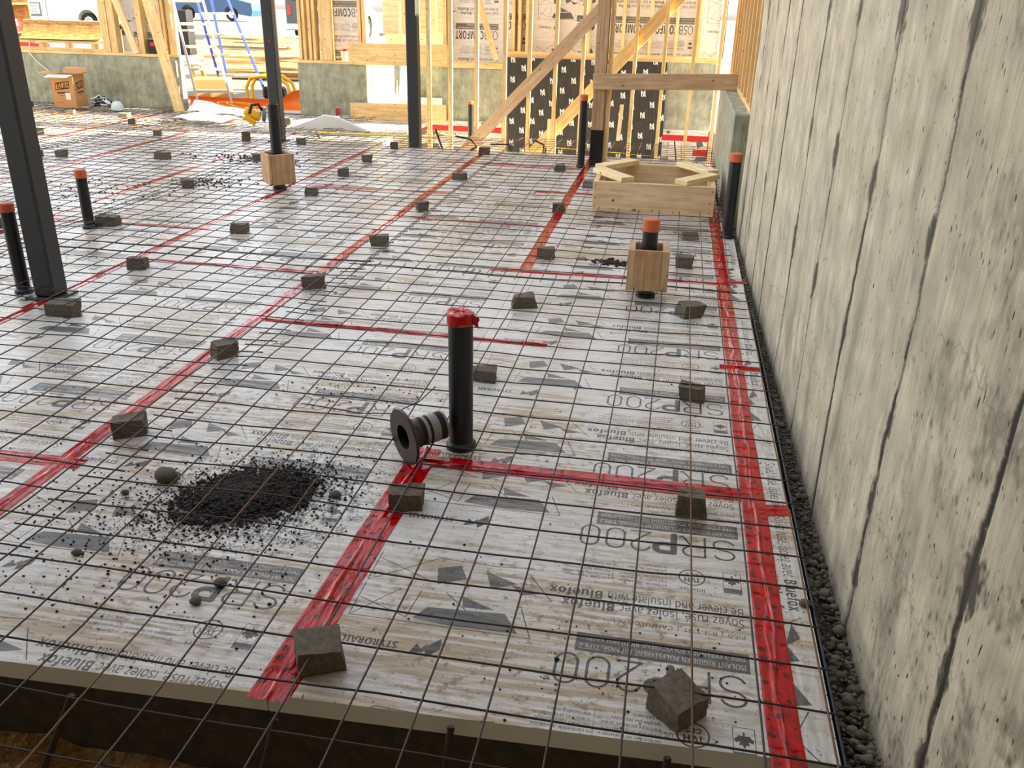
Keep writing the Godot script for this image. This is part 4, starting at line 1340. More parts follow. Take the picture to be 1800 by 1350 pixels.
func make_far_wall() -> void:
	var cz := FAR - 0.10
	# left of the doorway
	var m := mb()
	m.bx(Vector3(-9.44, 0.04, cz), Vector3(5.1, 1.29, 0.20), 0.006)
	var w := structure("wall_far_left", m, M.concrete)
	stick(w, "bottom_plate", Vector3(-12.0, 0.708, cz + 0.02), Vector3(-6.88, 0.708, cz + 0.02), 0.14, 0.038, Vector3.BACK, M.lumber)
	for x in [-7.98, -7.94, -7.90, -7.82]:
		stick(w, "stud", Vector3(x, 0.727, cz), Vector3(x + 0.02, 2.5, cz), 0.038 if x < -7.85 else 0.10, 0.12, Vector3.RIGHT, M.lumber)
	stick(w, "stud", Vector3(-7.40, 0.727, cz), Vector3(-7.40, 2.5, cz), 0.085, 0.12, Vector3.RIGHT, M.lumber)
	for x in [-7.08, -7.03, -6.94]:
		stick(w, "stud", Vector3(x, 0.727, cz), Vector3(x, 2.5, cz), 0.038 if x < -7.0 else 0.07, 0.12, Vector3.RIGHT, M.lumber)
	stick(w, "diagonal_brace", Vector3(-7.47, 0.73, FAR - 0.02), Vector3(-7.98, 2.3, FAR - 0.02), 0.09, 0.038, Vector3.RIGHT, M.lumber_pale)
	panel(w, -7.76, -6.92, 0.73, 2.5, cz - 0.07, Vector2(0.3, 0.2))
	for x in [-10.5, -11.3, -11.9]:
		stick(w, "stud", Vector3(x, 0.727, cz), Vector3(x, 2.5, cz), 0.05, 0.12, Vector3.RIGHT, M.lumber)
	# right of the doorway, low part with the crawl opening
	m = mb()
	m.bx(Vector3(-4.63, -0.02, cz), Vector3(0.96, 1.40, 0.20), 0.006)
	m.bx(Vector3(-2.66, -0.02, cz), Vector3(0.88, 1.40, 0.20), 0.006)
	m.bx(Vector3(-3.62, -0.26, cz), Vector3(1.06, 0.90, 0.20), 0.006)
	w = structure("wall_far_middle", m, M.concrete)
	stick(w, "bottom_plate", Vector3(-5.1, 0.70, cz + 0.02), Vector3(-4.3, 0.70, cz + 0.02), 0.14, 0.038, Vector3.BACK, M.lumber)
	stick(w, "bottom_plate", Vector3(-3.05, 0.72, cz + 0.02), Vector3(-2.24, 0.72, cz + 0.02), 0.14, 0.075, Vector3.BACK, M.lumber)
	stick(w, "header_board", Vector3(-4.37, 0.82, FAR + 0.02), Vector3(-3.02, 0.83, FAR + 0.02), 0.27, 0.038, Vector3.UP, M.lumber)
	stick(w, "sill_board", Vector3(-4.35, 0.095, FAR + 0.085), Vector3(-3.02, 0.115, FAR + 0.085), 0.22, 0.038, Vector3.UP, M.lumber)
	for x in [-5.06, -5.0, -4.92, -4.86, -4.70]:
		stick(w, "stud", Vector3(x, 0.72, cz), Vector3(x + 0.01, 2.5, cz), 0.04 if x < -4.8 else 0.16, 0.14, Vector3.RIGHT, M.lumber)
	panel(w, -4.82, -4.28, 0.73, 2.5, cz - 0.075, Vector2(0.62, 0.45))
	for x in [-4.22, -4.16, -3.06, -3.0]:
		stick(w, "stud", Vector3(x, 0.95, cz), Vector3(x, 2.5, cz), 0.045, 0.14, Vector3.RIGHT, M.lumber)
	panel(w, -3.0, -2.24, 0.76, 2.5, cz - 0.075, Vector2(0.1, 0.83))
	stick(w, "diagonal_brace", Vector3(-2.36, 0.80, FAR + 0.03), Vector3(-2.86, 2.3, FAR + 0.03), 0.07, 0.038, Vector3.RIGHT, M.lumber)
	# right part, higher
	m = mb()
	m.bx(Vector3(-0.90, 0.09, cz), Vector3(2.66, 1.50, 0.20), 0.006)
	w = structure("wall_far_right", m, M.concrete)
	stick(w, "bottom_plate", Vector3(-2.24, 0.875, cz + 0.02), Vector3(0.43, 0.875, cz + 0.02), 0.14, 0.07, Vector3.BACK, M.lumber)
	var ph := 0.0
	for x in [-2.16, -2.08, -1.98, -1.60, -1.20, -0.76, -0.42, -0.10, 0.18]:
		stick(w, "stud", Vector3(x, 0.91, cz), Vector3(x, 2.5, cz), 0.04, 0.13, Vector3.RIGHT, M.lumber)
	for q in [[-2.24, -1.18], [-1.18, -0.42], [-0.42, 0.42]]:
		panel(w, q[0], q[1], 0.91, 2.5, cz - 0.075, Vector2(0.4 + ph, 0.62))
		ph += 0.37
	m = mb()
	m.bx(Vector3(0.47, 1.7, cz - 0.05), Vector3(0.05, 1.6, 0.10), 0.002)
	part(w, "membrane_edge", m, M.wrap)
	# black membrane hung on the concrete
	var rows := []; var uvs := []
	var nz := FastNoiseLite.new()
	nz.seed = 44
	nz.frequency = 1.5
	for i in 12:
		var r := []; var u := []
		for j in 30:
			var p := Vector3(-2.22 + 2.04 * j / 29.0, 0.84 - 1.40 * i / 11.0, FAR + 0.02)
			p.z += nz.get_noise_2d(p.x * 1.5, p.y * 0.5) * 0.025 + 0.015
			p.x += i * 0.003
			r.append(p); u.append(Vector2(p.x, -p.y) / 0.52)
		rows.append(r); uvs.append(u)
	m = MB.new()
	m.sheet(rows, uvs, Vector3.BACK)
	solo("foundation_membrane", "black membrane sheet with white marks hung on the far concrete", "membrane", m, M.membrane)
	# upright foam at the foot of the far wall
	for q in [[-4.8, -2.26, 0.02, "white foam strip with red tape along the foot of the far wall"], [-0.16, 0.46, 0.03, "white foam strip with red taped edges in the far right corner"]]:
		var t := thing("foam_strip", q[3], "foam board", Vector3(0, 0, FAR))
		m = MB.new()
		for c in [Vector3(q[0], -0.62, 0.055), Vector3(q[1], -0.62, 0.055), Vector3(q[1], q[2], 0.055), Vector3(q[0], q[2], 0.055)]:
			m.vert(c, Vector3.BACK, Vector2(-c.x / 1.2192, c.y / 0.6096 + 0.35), Vector2(c.x * 0.3, c.y * 0.3))
		m.tri(0, 1, 2, Vector3.BACK); m.tri(0, 2, 3, Vector3.BACK)
		part(t, "printed_face", m, M.board)
		m = mb(); m.bx(Vector3((q[0] + q[1]) * 0.5, (q[2] - 0.62) * 0.5, 0.027), Vector3(q[1] - q[0], q[2] + 0.62, 0.052)); part(t, "foam_core", m, M.foam)
		m = mb(); m.bx(Vector3((q[0] + q[1]) * 0.5, q[2] - 0.095, 0.058), Vector3(q[1] - q[0] + 0.02, 0.07, 0.003), 0.0005); part(t, "seam_tape", m, M.red)
		if q[0] > -1.0:
			m = mb(); m.bx(Vector3(q[1] - 0.01, -0.17, 0.0585), Vector3(0.07, 0.42, 0.003), 0.0005); part(t, "seam_tape", m, M.red)
			m = mb(); m.bx(Vector3(q[1] - 0.12, -0.24, 0.0585), Vector3(0.2, 0.08, 0.003), 0.0005); part(t, "seam_tape", m, M.red)
		else:
			m = mb(); m.bx(Vector3(-4.55, 0.03, 0.0585), Vector3(0.06, 0.18, 0.003), 0.0005); part(t, "seam_tape", m, M.red)
	# the room beyond the crawl opening
	m = mb()
	m.bx(Vector3(-3.6, 0.3, -15.4), Vector3(3.0, 1.3, 0.2))
	m.bx(Vector3(-4.6, 0.3, -13.7), Vector3(0.16, 1.3, 3.4))
	w = structure("wall_beyond", m, M.concrete)
	for k in 9:
		stick(w, "stud", Vector3(-4.5 + 0.30 * k, 0.95, -14.6), Vector3(-4.5 + 0.30 * k, 2.5, -14.6), 0.05, 0.09, Vector3.RIGHT, M.lumber_pale)
	m = mb(); m.bx(Vector3(-3.4, 1.7, -14.75), Vector3(2.9, 1.6, 0.02)); part(w, "sheathing", m, M.lumber_pale)
	stick(w, "top_plank", Vector3(-4.3, 0.93, -13.2), Vector3(-2.6, 1.0, -13.4), 0.16, 0.038, Vector3.UP, M.lumber_pale)
	# bits on the plates
	m = MB.new()
	m.lathe([Vector2(0.05, 0), Vector2(0.062, 0.12), Vector2(0.064, 0.125), Vector2(0.055, 0.125), Vector2(0.0, 0.11)], 20, Transform3D())
	var t := thing("paper_cup", "cream cup with a red rag on the far wall plate", "cup", Vector3(-4.45, 0.72, FAR - 0.08))
	part(t, "cup", m, M.cream)
	m = MB.new()
	m.lathe([Vector2(0.04, 0.12), Vector2(0.035, 0.145), Vector2(0.0, 0.155)], 9, Transform3D())
	part(t, "rag", m, M.pink)
	t = thing("dark_carton", "small dark carton with pink print between the left studs", "carton", Vector3(-7.22, 0.728, FAR - 0.09), 0.1)
	m = mb(); m.bx(Vector3(0, 0.09, 0), Vector3(0.17, 0.18, 0.10)); part(t, "carton", m, M.black)
	m = mb(); m.bx(Vector3(-0.02, 0.125, 0.051), Vector3(0.07, 0.05, 0.003), 0.001); part(t, "print", m, M.pink)

# ------------------------------------------------------------------ stud partition in front of the far wall
func make_partition() -> void:
	var t := thing("stud_partition", "open wooden stud partition standing in the lower strip", "stud wall", Vector3(0, 0, 0))
	var z := -10.75
	stick(t, "bottom_plate", Vector3(-3.13, -0.63, z), Vector3(0.46, -0.63, z), 0.09, 0.038, Vector3.BACK, M.lumber)
	for x in [-2.975, -2.71, -2.39, -2.05, -1.755, -1.445, -1.126, -0.53, -0.20, 0.127, 0.42]:
		stick(t, "stud", Vector3(x - 0.01, -0.61, z), Vector3(x, 2.5, z), 0.038, 0.09, Vector3.RIGHT, M.lumber)
	stick(t, "stud", Vector3(-1.47, -0.61, z - 0.02), Vector3(-1.47, 0.22, z - 0.02), 0.105, 0.04, Vector3.RIGHT, M.lumber_pale)
	stick(t, "top_plate", Vector3(-3.13, 2.5, z), Vector3(0.46, 2.5, z), 0.09, 0.038, Vector3.BACK, M.lumber)
	stick(t, "diagonal_brace", Vector3(-2.92, -0.60, z + 0.065), Vector3(0.03, 2.46, z + 0.065), 0.14, 0.036, Vector3(0.7, -0.7, 0), M.lumber_grey)
	stick(t, "diagonal_brace", Vector3(-2.05, -0.58, z - 0.065), Vector3(0.30, 2.02, z - 0.065), 0.14, 0.036, Vector3(0.7, -0.7, 0), M.lumber)
	stick(t, "cross_block", Vector3(-0.66, 0.03, z + 0.12), Vector3(-0.64, 0.43, z + 0.12), 0.04, 0.10, Vector3.RIGHT, M.lumber_pale)
	var m := mb()
	m.beam(Vector3(-0.83, 0.815, -8.92), Vector3(0.63, 0.86, -8.92), 0.145, 0.038, Vector3.UP)
	solo("rail_board", "horizontal board nailed from the timber post to the right framing", "board", m, M.lumber_grey)
	m = MB.new()
	m.tube(P3([Vector3(-1.5, 0.02, -9.95), Vector3(-0.95, 0.0, -9.97), Vector3(-0.3, -0.02, -9.95), Vector3(0.1, -0.01, -9.96)]), [0.004], 5)
	solo("yellow_string", "yellow string stretched low across the partition", "string", m, M.string)
	var k := 0
	for q in [["bent rebar stub below the yellow string left of the diagonal", [Vector3(-2.36, -0.1, -9.75), Vector3(-2.16, 0.02, -9.72), Vector3(-2.24, 0.09, -9.75), Vector3(-2.42, 0.11, -9.8)]], ["straight rebar stub between the first two far studs", [Vector3(-2.57, -0.1, -9.85), Vector3(-2.68, 0.16, -9.9)]], ["rebar stub bent flat in front of the membrane", [Vector3(-1.75, -0.1, -9.75), Vector3(-1.80, 0.05, -9.77), Vector3(-2.02, 0.04, -9.8)]], ["bent rebar stub beside the second diagonal", [Vector3(-1.42, -0.1, -9.8), Vector3(-1.42, 0.06, -9.8), Vector3(-1.52, 0.10, -9.82)]], ["thin rebar stub standing behind the big form", [Vector3(0.06, -0.2, -9.95), Vector3(0.0, 0.14, -10.0)]], ["rebar stub at the edge of the sunlight", [Vector3(-4.0, -0.05, -9.8), Vector3(-4.14, 0.06, -9.95)]]]:
		m = MB.new()
		m.tube(P3(q[1]), [0.011], 6)
		solo("rebar_stub", q[0], "rebar", m, M.rebar, "rebar stubs at the far edge")
	# bars lying on mesh level over the lower strip
	m = MB.new()
	m.tube(P3([Vector3(-4.2, 0.05, -10.0), Vector3(-2.7, 0.06, -9.95), Vector3(-2.62, 0.14, -9.95)]), [0.008], 5)
	solo("yellow_rod", "long yellow rod lying across the edge near the far column", "rod", m, M.string)

# ------------------------------------------------------------------ right end: knee wall, framing, gap to the outside
func make_right_end() -> void:
	var m := mb()
	m.bx(Vector3(0.52, 0.18, -8.42), Vector3(0.20, 1.20, 2.9), 0.008)
	var w := structure("wall_right_low", m, M.concrete)
	m = mb(); m.bx(Vector3(0.52, 0.18, -6.955), Vector3(0.196, 1.19, 0.02), 0.004); part(w, "end_face", m, M.concrete)
	stick(w, "bottom_plate", Vector3(0.58, 0.80, -6.98), Vector3(0.58, 0.80, -10.4), 0.10, 0.038, Vector3.RIGHT, M.lumber)
	for k in 9:
		stick(w, "stud", Vector3(0.58, 0.82, -7.1 - 0.42 * k), Vector3(0.58, 2.6, -7.1 - 0.42 * k), 0.10, 0.04, Vector3.RIGHT, M.lumber)
	m = mb(); m.bx(Vector3(0.655, 1.70, -8.52), Vector3(0.02, 1.84, 3.76)); part(w, "sheathing", m, M.osb)
	m = mb(); m.bx(Vector3(0.70, 0.6, -6.85), Vector3(0.12, 2.2, 0.6), 0.01); part(w, "return", m, M.concrete)  # added plug behind the tall wall end, closes a slit that leaked sun
	m = mb(); m.bx(Vector3(0.44, -0.3, -9.0), Vector3(0.3, 0.3, 0.6), 0.01); part(w, "footing_step", m, M.concrete)

# ------------------------------------------------------------------ things by the doorway
func make_doorway_things() -> void:
	# leaning brace
	var m := mb()
	m.beam(Vector3(-6.70, 0.0, -11.42), Vector3(-7.30, 2.1, -11.75), 0.14, 0.038, Vector3(1, 0.28, 0.1))
	solo("leaning_plank", "long plank leaning against the end of the left far wall", "plank", m, M.lumber)
	# bent plywood on a small pallet frame, on top of the wall
	var t := thing("pallet_frame", "low wooden pallet frame lying on the left far wall", "pallet", Vector3(-8.72, 0.728, -11.92))
	stick(t, "board", Vector3(-0.75, 0.018, 0), Vector3(0.70, 0.018, 0), 0.10, 0.036, Vector3.BACK, M.lumber)
	stick(t, "board", Vector3(-0.75, 0.118, 0), Vector3(0.70, 0.118, 0), 0.10, 0.036, Vector3.BACK, M.lumber_pale)
	for x in [-0.70, -0.27, 0.14, 0.55]:
		m = mb(); m.bx(Vector3(x, 0.068, 0), Vector3(0.06, 0.063, 0.09)); part(t, "spacer", m, M.lumber)
	var rows := []; var uvs := []
	for i in 9:
		var r := []; var u := []
		var a := lerpf(-0.15, 1.15, i / 8.0)
		for j in 12:
			var x := -0.62 + 1.22 * j / 11.0 + i * (0.0 if j > 5 else -0.012)
			r.append(Vector3(x, 0.145 + 0.30 * (1.0 - cos(a)) * 1.35, 0.05 - 0.42 * sin(a) * 0.8)); u.append(Vector2(x, i * 0.06))
		rows.append(r); uvs.append(u)
	m = MB.new()
	m.sheet(rows, uvs, Vector3.UP)
	t = thing("bent_plywood", "curled sheet of brown plywood resting on the pallet frame", "plywood", Vector3(-8.72, 0.728, -11.92))
	part(t, "sheet", m, M.osb)
	var back := []
	for r in rows:
		var b := []
		for p in r: b.append(p + Vector3(0, -0.008, -0.006))
		back.append(b)
	m = MB.new(); m.sheet(back, uvs, Vector3.DOWN); part(t, "underside", m, M.grey)
	m = mb(); m.beam(rows[8][0] + Vector3(0, 0, -0.003), rows[8][11] + Vector3(0, 0, -0.003), 0.014, 0.012, Vector3.UP); part(t, "rim", m, M.lumber_pale)
	# carton with open flaps
	t = thing("cardboard_carton", "open brown cardboard carton in front of the left far wall", "carton", Vector3(-8.22, 0.05, -11.26), 0.12)
	for k in 4:
		m = MB.new()
		var B := Basis(Vector3.UP, PI / 2 * k)
		var c := [Vector3(-0.155, 0, 0.155), Vector3(0.155, 0, 0.155), Vector3(0.155, 0.42, 0.155), Vector3(-0.155, 0.42, 0.155)]
		var uvq := [Vector2(0, 1), Vector2(1, 1), Vector2(1, 0), Vector2(0, 0)]
		m.quad(B * c[0], B * c[1], B * c[2], B * c[3], B * Vector3.BACK, uvq[0], uvq[1], uvq[2], uvq[3])
		var side := part(t, "side", m, M.carton)
		m = MB.new()
		m.quad(B * (c[0] - Vector3(0, 0, 0.004)), B * (c[1] - Vector3(0, 0, 0.004)), B * (c[2] - Vector3(0, 0, 0.004)), B * (c[3] - Vector3(0, 0, 0.004)), B * Vector3.FORWARD)
		part(side, "inner_face", m, M.cardboard)
	for k in 4:
		var B := Basis(Vector3.UP, PI / 2 * k)
		m = mb()
		var lift: float = [-0.12, 0.22, 0.5, 0.2][k]
		m.beam(B * Vector3(-0.15, 0.42, 0.157), B * Vector3(0.15, 0.42, 0.157), 0.006, 0.006, Vector3.UP, 0.001)
		var dirv := Vector3(0, sin(lift), cos(lift))
		m.quad(B * Vector3(-0.155, 0.421, 0.155), B * Vector3(0.155, 0.421, 0.155), B * (Vector3(0.155, 0.421, 0.155) + dirv * 0.15), B * (Vector3(-0.155, 0.421, 0.155) + dirv * 0.15), B * Vector3(0, cos(lift), -sin(lift)))
		part(t, "flap", m, M.carton_white if k == 0 else M.cardboard)
	m = mb(); m.bx(Vector3(-0.0, 0.0, 0.0), Vector3(0.30, 0.006, 0.30)); part(t, "bottom", m, M.cardboard)
	m = mb(); m.bx(Vector3(0.06, 0.15, 0.158), Vector3(0.07, 0.09, 0.004), 0.001); part(t, "sticker", m, M.paper)
	# bundle beside the carton
	t = thing("strap_bundle", "heap of grey and black straps beside the carton", "bundle", Vector3(-7.80, 0.04, -11.33))
	var r2 := RandomNumberGenerator.new()
	r2.seed = 77
	for k in 12:
		var p := []
		var y := 0.03 + 0.012 * k
		for j in 7:
			p.append(Vector3(-0.13 + 0.045 * j + r2.randf_range(-0.02, 0.02), y * (1.0 - absf(j - 2.5) * 0.14) + r2.randf_range(-0.01, 0.012), r2.randf_range(-0.06, 0.06)))
		m = MB.new(); m.tube(P3(p), [0.012], 5)
		part(t, "strap", m, [M.grey, M.black, M.carton_white][k % 3])
	m = MB.new()
	m.lathe([Vector2(0.0, 0.12), Vector2(0.05, 0.11), Vector2(0.08, 0.06), Vector2(0.085, 0.0)], 10, loc(Vector3(0.22, 0.0, 0.0)))
	solo("plastic_bag", "crumpled clear plastic bag beside the grey straps", "bag", m, M.plastic, "", Vector3(-7.80, 0.02, -11.33))
	# aluminium ladder
	t = thing("aluminium_ladder", "silver aluminium ladder leaning in the doorway", "ladder", Vector3(0, 0, 0))
	var a0 := Vector3(-6.57, 0.0, -11.72); var a1 := Vector3(-6.98, 2.3, -11.86)
	var b0 := Vector3(-6.16, 0.0, -11.92); var b1 := Vector3(-6.66, 2.3, -11.98)
	stick(t, "rail", a0, a1, 0.03, 0.075, (b0 - a0).normalized(), M.alu)
	stick(t, "rail", b0, b1, 0.03, 0.075, (b0 - a0).normalized(), M.alu)
	for k in 8:
		var f := 0.115 + k * 0.125
		m = mb(); m.beam(a0.lerp(a1, f), b0.lerp(b1, f), 0.035, 0.07, Vector3.UP); part(t, "rung", m, M.alu)
	for q in [a0, b0]:
		m = mb(); m.bx(q + Vector3(0, 0.02, 0), Vector3(0.04, 0.04, 0.09), 0.006); part(t, "rubber_foot", m, M.rubber)
	# blue step ladder standing outside
	t = thing("blue_step_ladder", "blue fibreglass step ladder standing outside the doorway", "ladder", Vector3(0, 0, 0))
	var top := Vector3(-8.05, 2.4, -14.2)
	var feet := [Vector3(-7.55, -0.03, -14.3), Vector3(-6.98, -0.03, -14.7), Vector3(-8.30, -0.03, -14.0), Vector3(-7.8, -0.03, -15.0)]
	var tops := [top + Vector3(0.06, 0, 0), top + Vector3(0.34, 0, -0.2), top + Vector3(0.02, 0, 0), top + Vector3(0.30, 0, -0.2)]
	for k in 4: stick(t, "rail", feet[k], tops[k], 0.035, 0.08, (feet[1] - feet[0]).normalized(), M.blue)
	for k in 7:
		var f := 0.12 + k * 0.13
		m = mb(); m.beam(feet[0].lerp(tops[0], f), feet[1].lerp(tops[1], f), 0.03, 0.09, Vector3.UP); part(t, "step", m, M.cream)
	for k in 4:
		var f := 0.2 + k * 0.2
		m = mb(); m.beam(feet[2].lerp(tops[2], f), feet[3].lerp(tops[3], f), 0.03, 0.04, Vector3.UP); part(t, "rear_bar", m, M.cream)
	m = mb(); m.beam(tops[0] + Vector3(-0.1, 0.02, 0), tops[1] + Vector3(0.1, 0.02, 0), 0.04, 0.22, Vector3.UP); part(t, "top_cap", m, M.blue)
	# orange trough across the sill, with a flared end
	rows = []; uvs = []
	for i in 25:
		var r := []; var u := []
		var x := -7.0 + 1.92 * i / 24.0
		var fl := clampf((x + 5.55) / 0.4, 0.0, 1.0)
		var hh := 0.15 + 0.16 * sin(fl * PI * 0.55)
		for j in 9:
			var a := lerpf(-1.35, 1.5, j / 8.0)
			r.append(Vector3(x, hh * 0.48 * (1.0 + sin(a)) + 0.01, -12.22 - cos(a) * 0.13 + 0.10)); u.append(Vector2(x, j * 0.05))
		rows.append(r); uvs.append(u)
	m = MB.new()
	m.sheet(rows, uvs, Vector3.BACK)
	t = thing("orange_trough", "bright orange plastic trough lying across the door sill", "trough", Vector3.ZERO)
	part(t, "shell", m, M.orange)
	m = mb(); m.beam(Vector3(-7.0, 0.0, -12.12), Vector3(-5.12, 0.0, -12.1), 0.02, 0.20, Vector3.UP); part(t, "base_strip", m, M.white)
	# circular saw in the sunlight
	t = thing("circular_saw", "yellow cordless saw lying in the sunlight behind the stack pipe", "power saw", Vector3(-5.12, 0.07, -10.5), 0.5)
	m = MB.new(); m.lathe([Vector2(0, -0.1), Vector2(0.05, -0.1), Vector2(0.055, -0.08), Vector2(0.055, 0.08), Vector2(0.045, 0.10), Vector2(0, 0.10)], 16, Transform3D(Basis(Vector3.BACK, 1.1), Vector3(-0.06, 0.09, 0))); part(t, "motor", m, M.yellow)
	m = MB.new(); m.lathe([Vector2(0, -0.02), Vector2(0.09, -0.02), Vector2(0.09, 0.02), Vector2(0, 0.02)], 24, Transform3D(Basis(Vector3.BACK, 1.45), Vector3(0.08, 0.09, 0))); part(t, "blade_guard", m, M.grey)
	m = MB.new(); m.tube(P3([Vector3(-0.10, 0.10, 0.05), Vector3(-0.06, 0.20, 0.04), Vector3(0.02, 0.21, 0.02), Vector3(0.06, 0.13, 0)]), [0.018], 8); part(t, "handle", m, M.black)
	m = mb(); m.box(Transform3D(Basis(Vector3.BACK, -0.6), Vector3(-0.10, 0.03, 0.06)), Vector3(0.16, 0.06, 0.08), 0.008); part(t, "battery", m, M.yellow)
	m = mb(); m.bx(Vector3(0.02, -0.005, 0), Vector3(0.26, 0.008, 0.14)); part(t, "base_plate", m, M.chrome)
	# loose white sheets
	for q in [[Vector3(-5.95, 0.06, -11.15), 0.3, 0.75, 0.16, "large curled white sheet by the door sill"], [Vector3(-5.85, 0.06, -10.62), -0.1, 0.7, 0.05, "flat white sheet left of the yellow saw"]]:
		rows = []; uvs = []
		for i in 6:
			var r := []; var u := []
			for j in 8:
				var x: float = (j / 7.0 - 0.5) * q[2]
				r.append(Vector3(x, q[3] * (0.5 - 0.5 * x / q[2] * 2.0) * (0.4 + 0.6 * pow(i / 5.0, 2.0)) + 0.012 * sin(j * 1.7 + i), (i / 5.0 - 0.5) * -0.45)); u.append(Vector2(j, i) * 0.1)
			rows.append(r); uvs.append(u)
		m = MB.new(); m.sheet(rows, uvs, Vector3.UP)
		solo("white_sheet", q[4], "sheet", m, M.paper, "", q[0], q[1])
	# tilted foam slab at the edge of the lower strip
	m = MB.new()
	m.prism(PackedVector2Array([Vector2(-0.55, 0.0), Vector2(0.55, 0.0), Vector2(0.15, 0.17), Vector2(-0.02, 0.20)]), 0.05, Transform3D(Basis(Vector3.UP, 0.12) * Basis(Vector3.RIGHT, 0.12), Vector3(-4.15, 0.01, -10.35)))
	m.prism(PackedVector2Array([Vector2(-0.3, 0.0), Vector2(0.3, 0.0), Vector2(0.3, 0.05), Vector2(-0.3, 0.05)]), 0.5, Transform3D(Basis(Vector3.UP, 0.25) * Basis(Vector3.BACK, 0.10), Vector3(-4.55, 0.01, -10.9)))
	solo("foam_slab", "tilted white foam slab at the edge of the sunlight", "foam board", m, M.foam)
	# yellow hooped frame outside
	t = thing("tool_stand", "yellow hooped tool frame standing outside the doorway", "tool frame", Vector3(-6.35, -0.03, -13.5), 0.1)
	for dz in [0.0, -0.25]:
		m = MB.new(); m.tube(P3([Vector3(-0.36, 0.0, dz), Vector3(-0.36, 0.2, dz), Vector3(-0.28, 0.34, dz), Vector3(-0.1, 0.37, dz), Vector3(0.15, 0.36, dz), Vector3(0.3, 0.26, dz), Vector3(0.38, 0.0, dz)]), [0.028], 8); part(t, "hoop", m, M.yellow)
	m = mb(); m.bx(Vector3(0.05, 0.12, -0.12), Vector3(0.34, 0.18, 0.2), 0.03); part(t, "motor", m, M.black)
	# hanging cord and extension lead
	m = MB.new()
	m.tube(P3([Vector3(-9.14, 0.86, -11.85), Vector3(-9.12, 0.70, -11.77), Vector3(-9.05, 0.6, -11.77), Vector3(-8.9, 0.48, -11.77), Vector3(-8.72, 0.36, -11.76)]), [0.008], 6)
	solo("hanging_cable", "pale cord hanging down the left far concrete", "cord", m, M.cord)
	m = MB.new()
	var pts := []
	for k in 22:
		var a := k * 0.55
		pts.append(Vector3(-6.05 + 0.24 * cos(a) + 0.012 * k, 0.05 + 0.10 * absf(sin(a * 0.5)), -11.62 + 0.16 * sin(a)))
	m.tube(P3(pts), [0.006], 6)
	solo("extension_lead", "thin coiled lead by the feet of the aluminium ladder", "cord", m, M.string)

# ------------------------------------------------------------------ yard
func wheel(t: Node, c: Vector3, r: float, across: Vector3) -> void:
	var B := Basis(Quaternion(Vector3.UP, across.normalized()))
	var m := MB.new()
	m.lathe([Vector2(r * 0.62, -0.1), Vector2(r * 0.95, -0.1), Vector2(r, -0.07), Vector2(r, 0.07), Vector2(r * 0.95, 0.1), Vector2(r * 0.62, 0.1), Vector2(r * 0.6, 0.06)], 28, Transform3D(B, c))
	var w := part(t, "wheel", m, M.rubber)
	m = MB.new()
	m.lathe([Vector2(r * 0.62, -0.09), Vector2(r * 0.62, 0.075), Vector2(r * 0.5, 0.085), Vector2(r * 0.2, 0.05), Vector2(0, 0.06)], 20, Transform3D(B, c))
	part(w, "rim", m, M.chrome)

func van_side(cut: Array, len: float, hgt: float, low: float) -> PackedVector2Array:
	# side outline with wheel arches, from the rear (x = 0) forward
	var p := PackedVector2Array([Vector2(0, low + 0.12), Vector2(0.05, low)])
	for c in cut:
		for k in 13:
			var a := PI - PI * k / 12.0
			p.append(Vector2(c + cos(a) * 0.43, maxf(low, 0.36 + sin(a) * 0.43)))
	p.append(Vector2(len - 0.1, low)); p.append(Vector2(len, low + 0.3)); p.append(Vector2(len - 0.05, 0.95))
	p.append(Vector2(len - 0.9, 1.12)); p.append(Vector2(len - 1.6, hgt - 0.08)); p.append(Vector2(len - 1.9, hgt)); p.append(Vector2(0.12, hgt)); p.append(Vector2(0.0, hgt - 0.15))
	return p

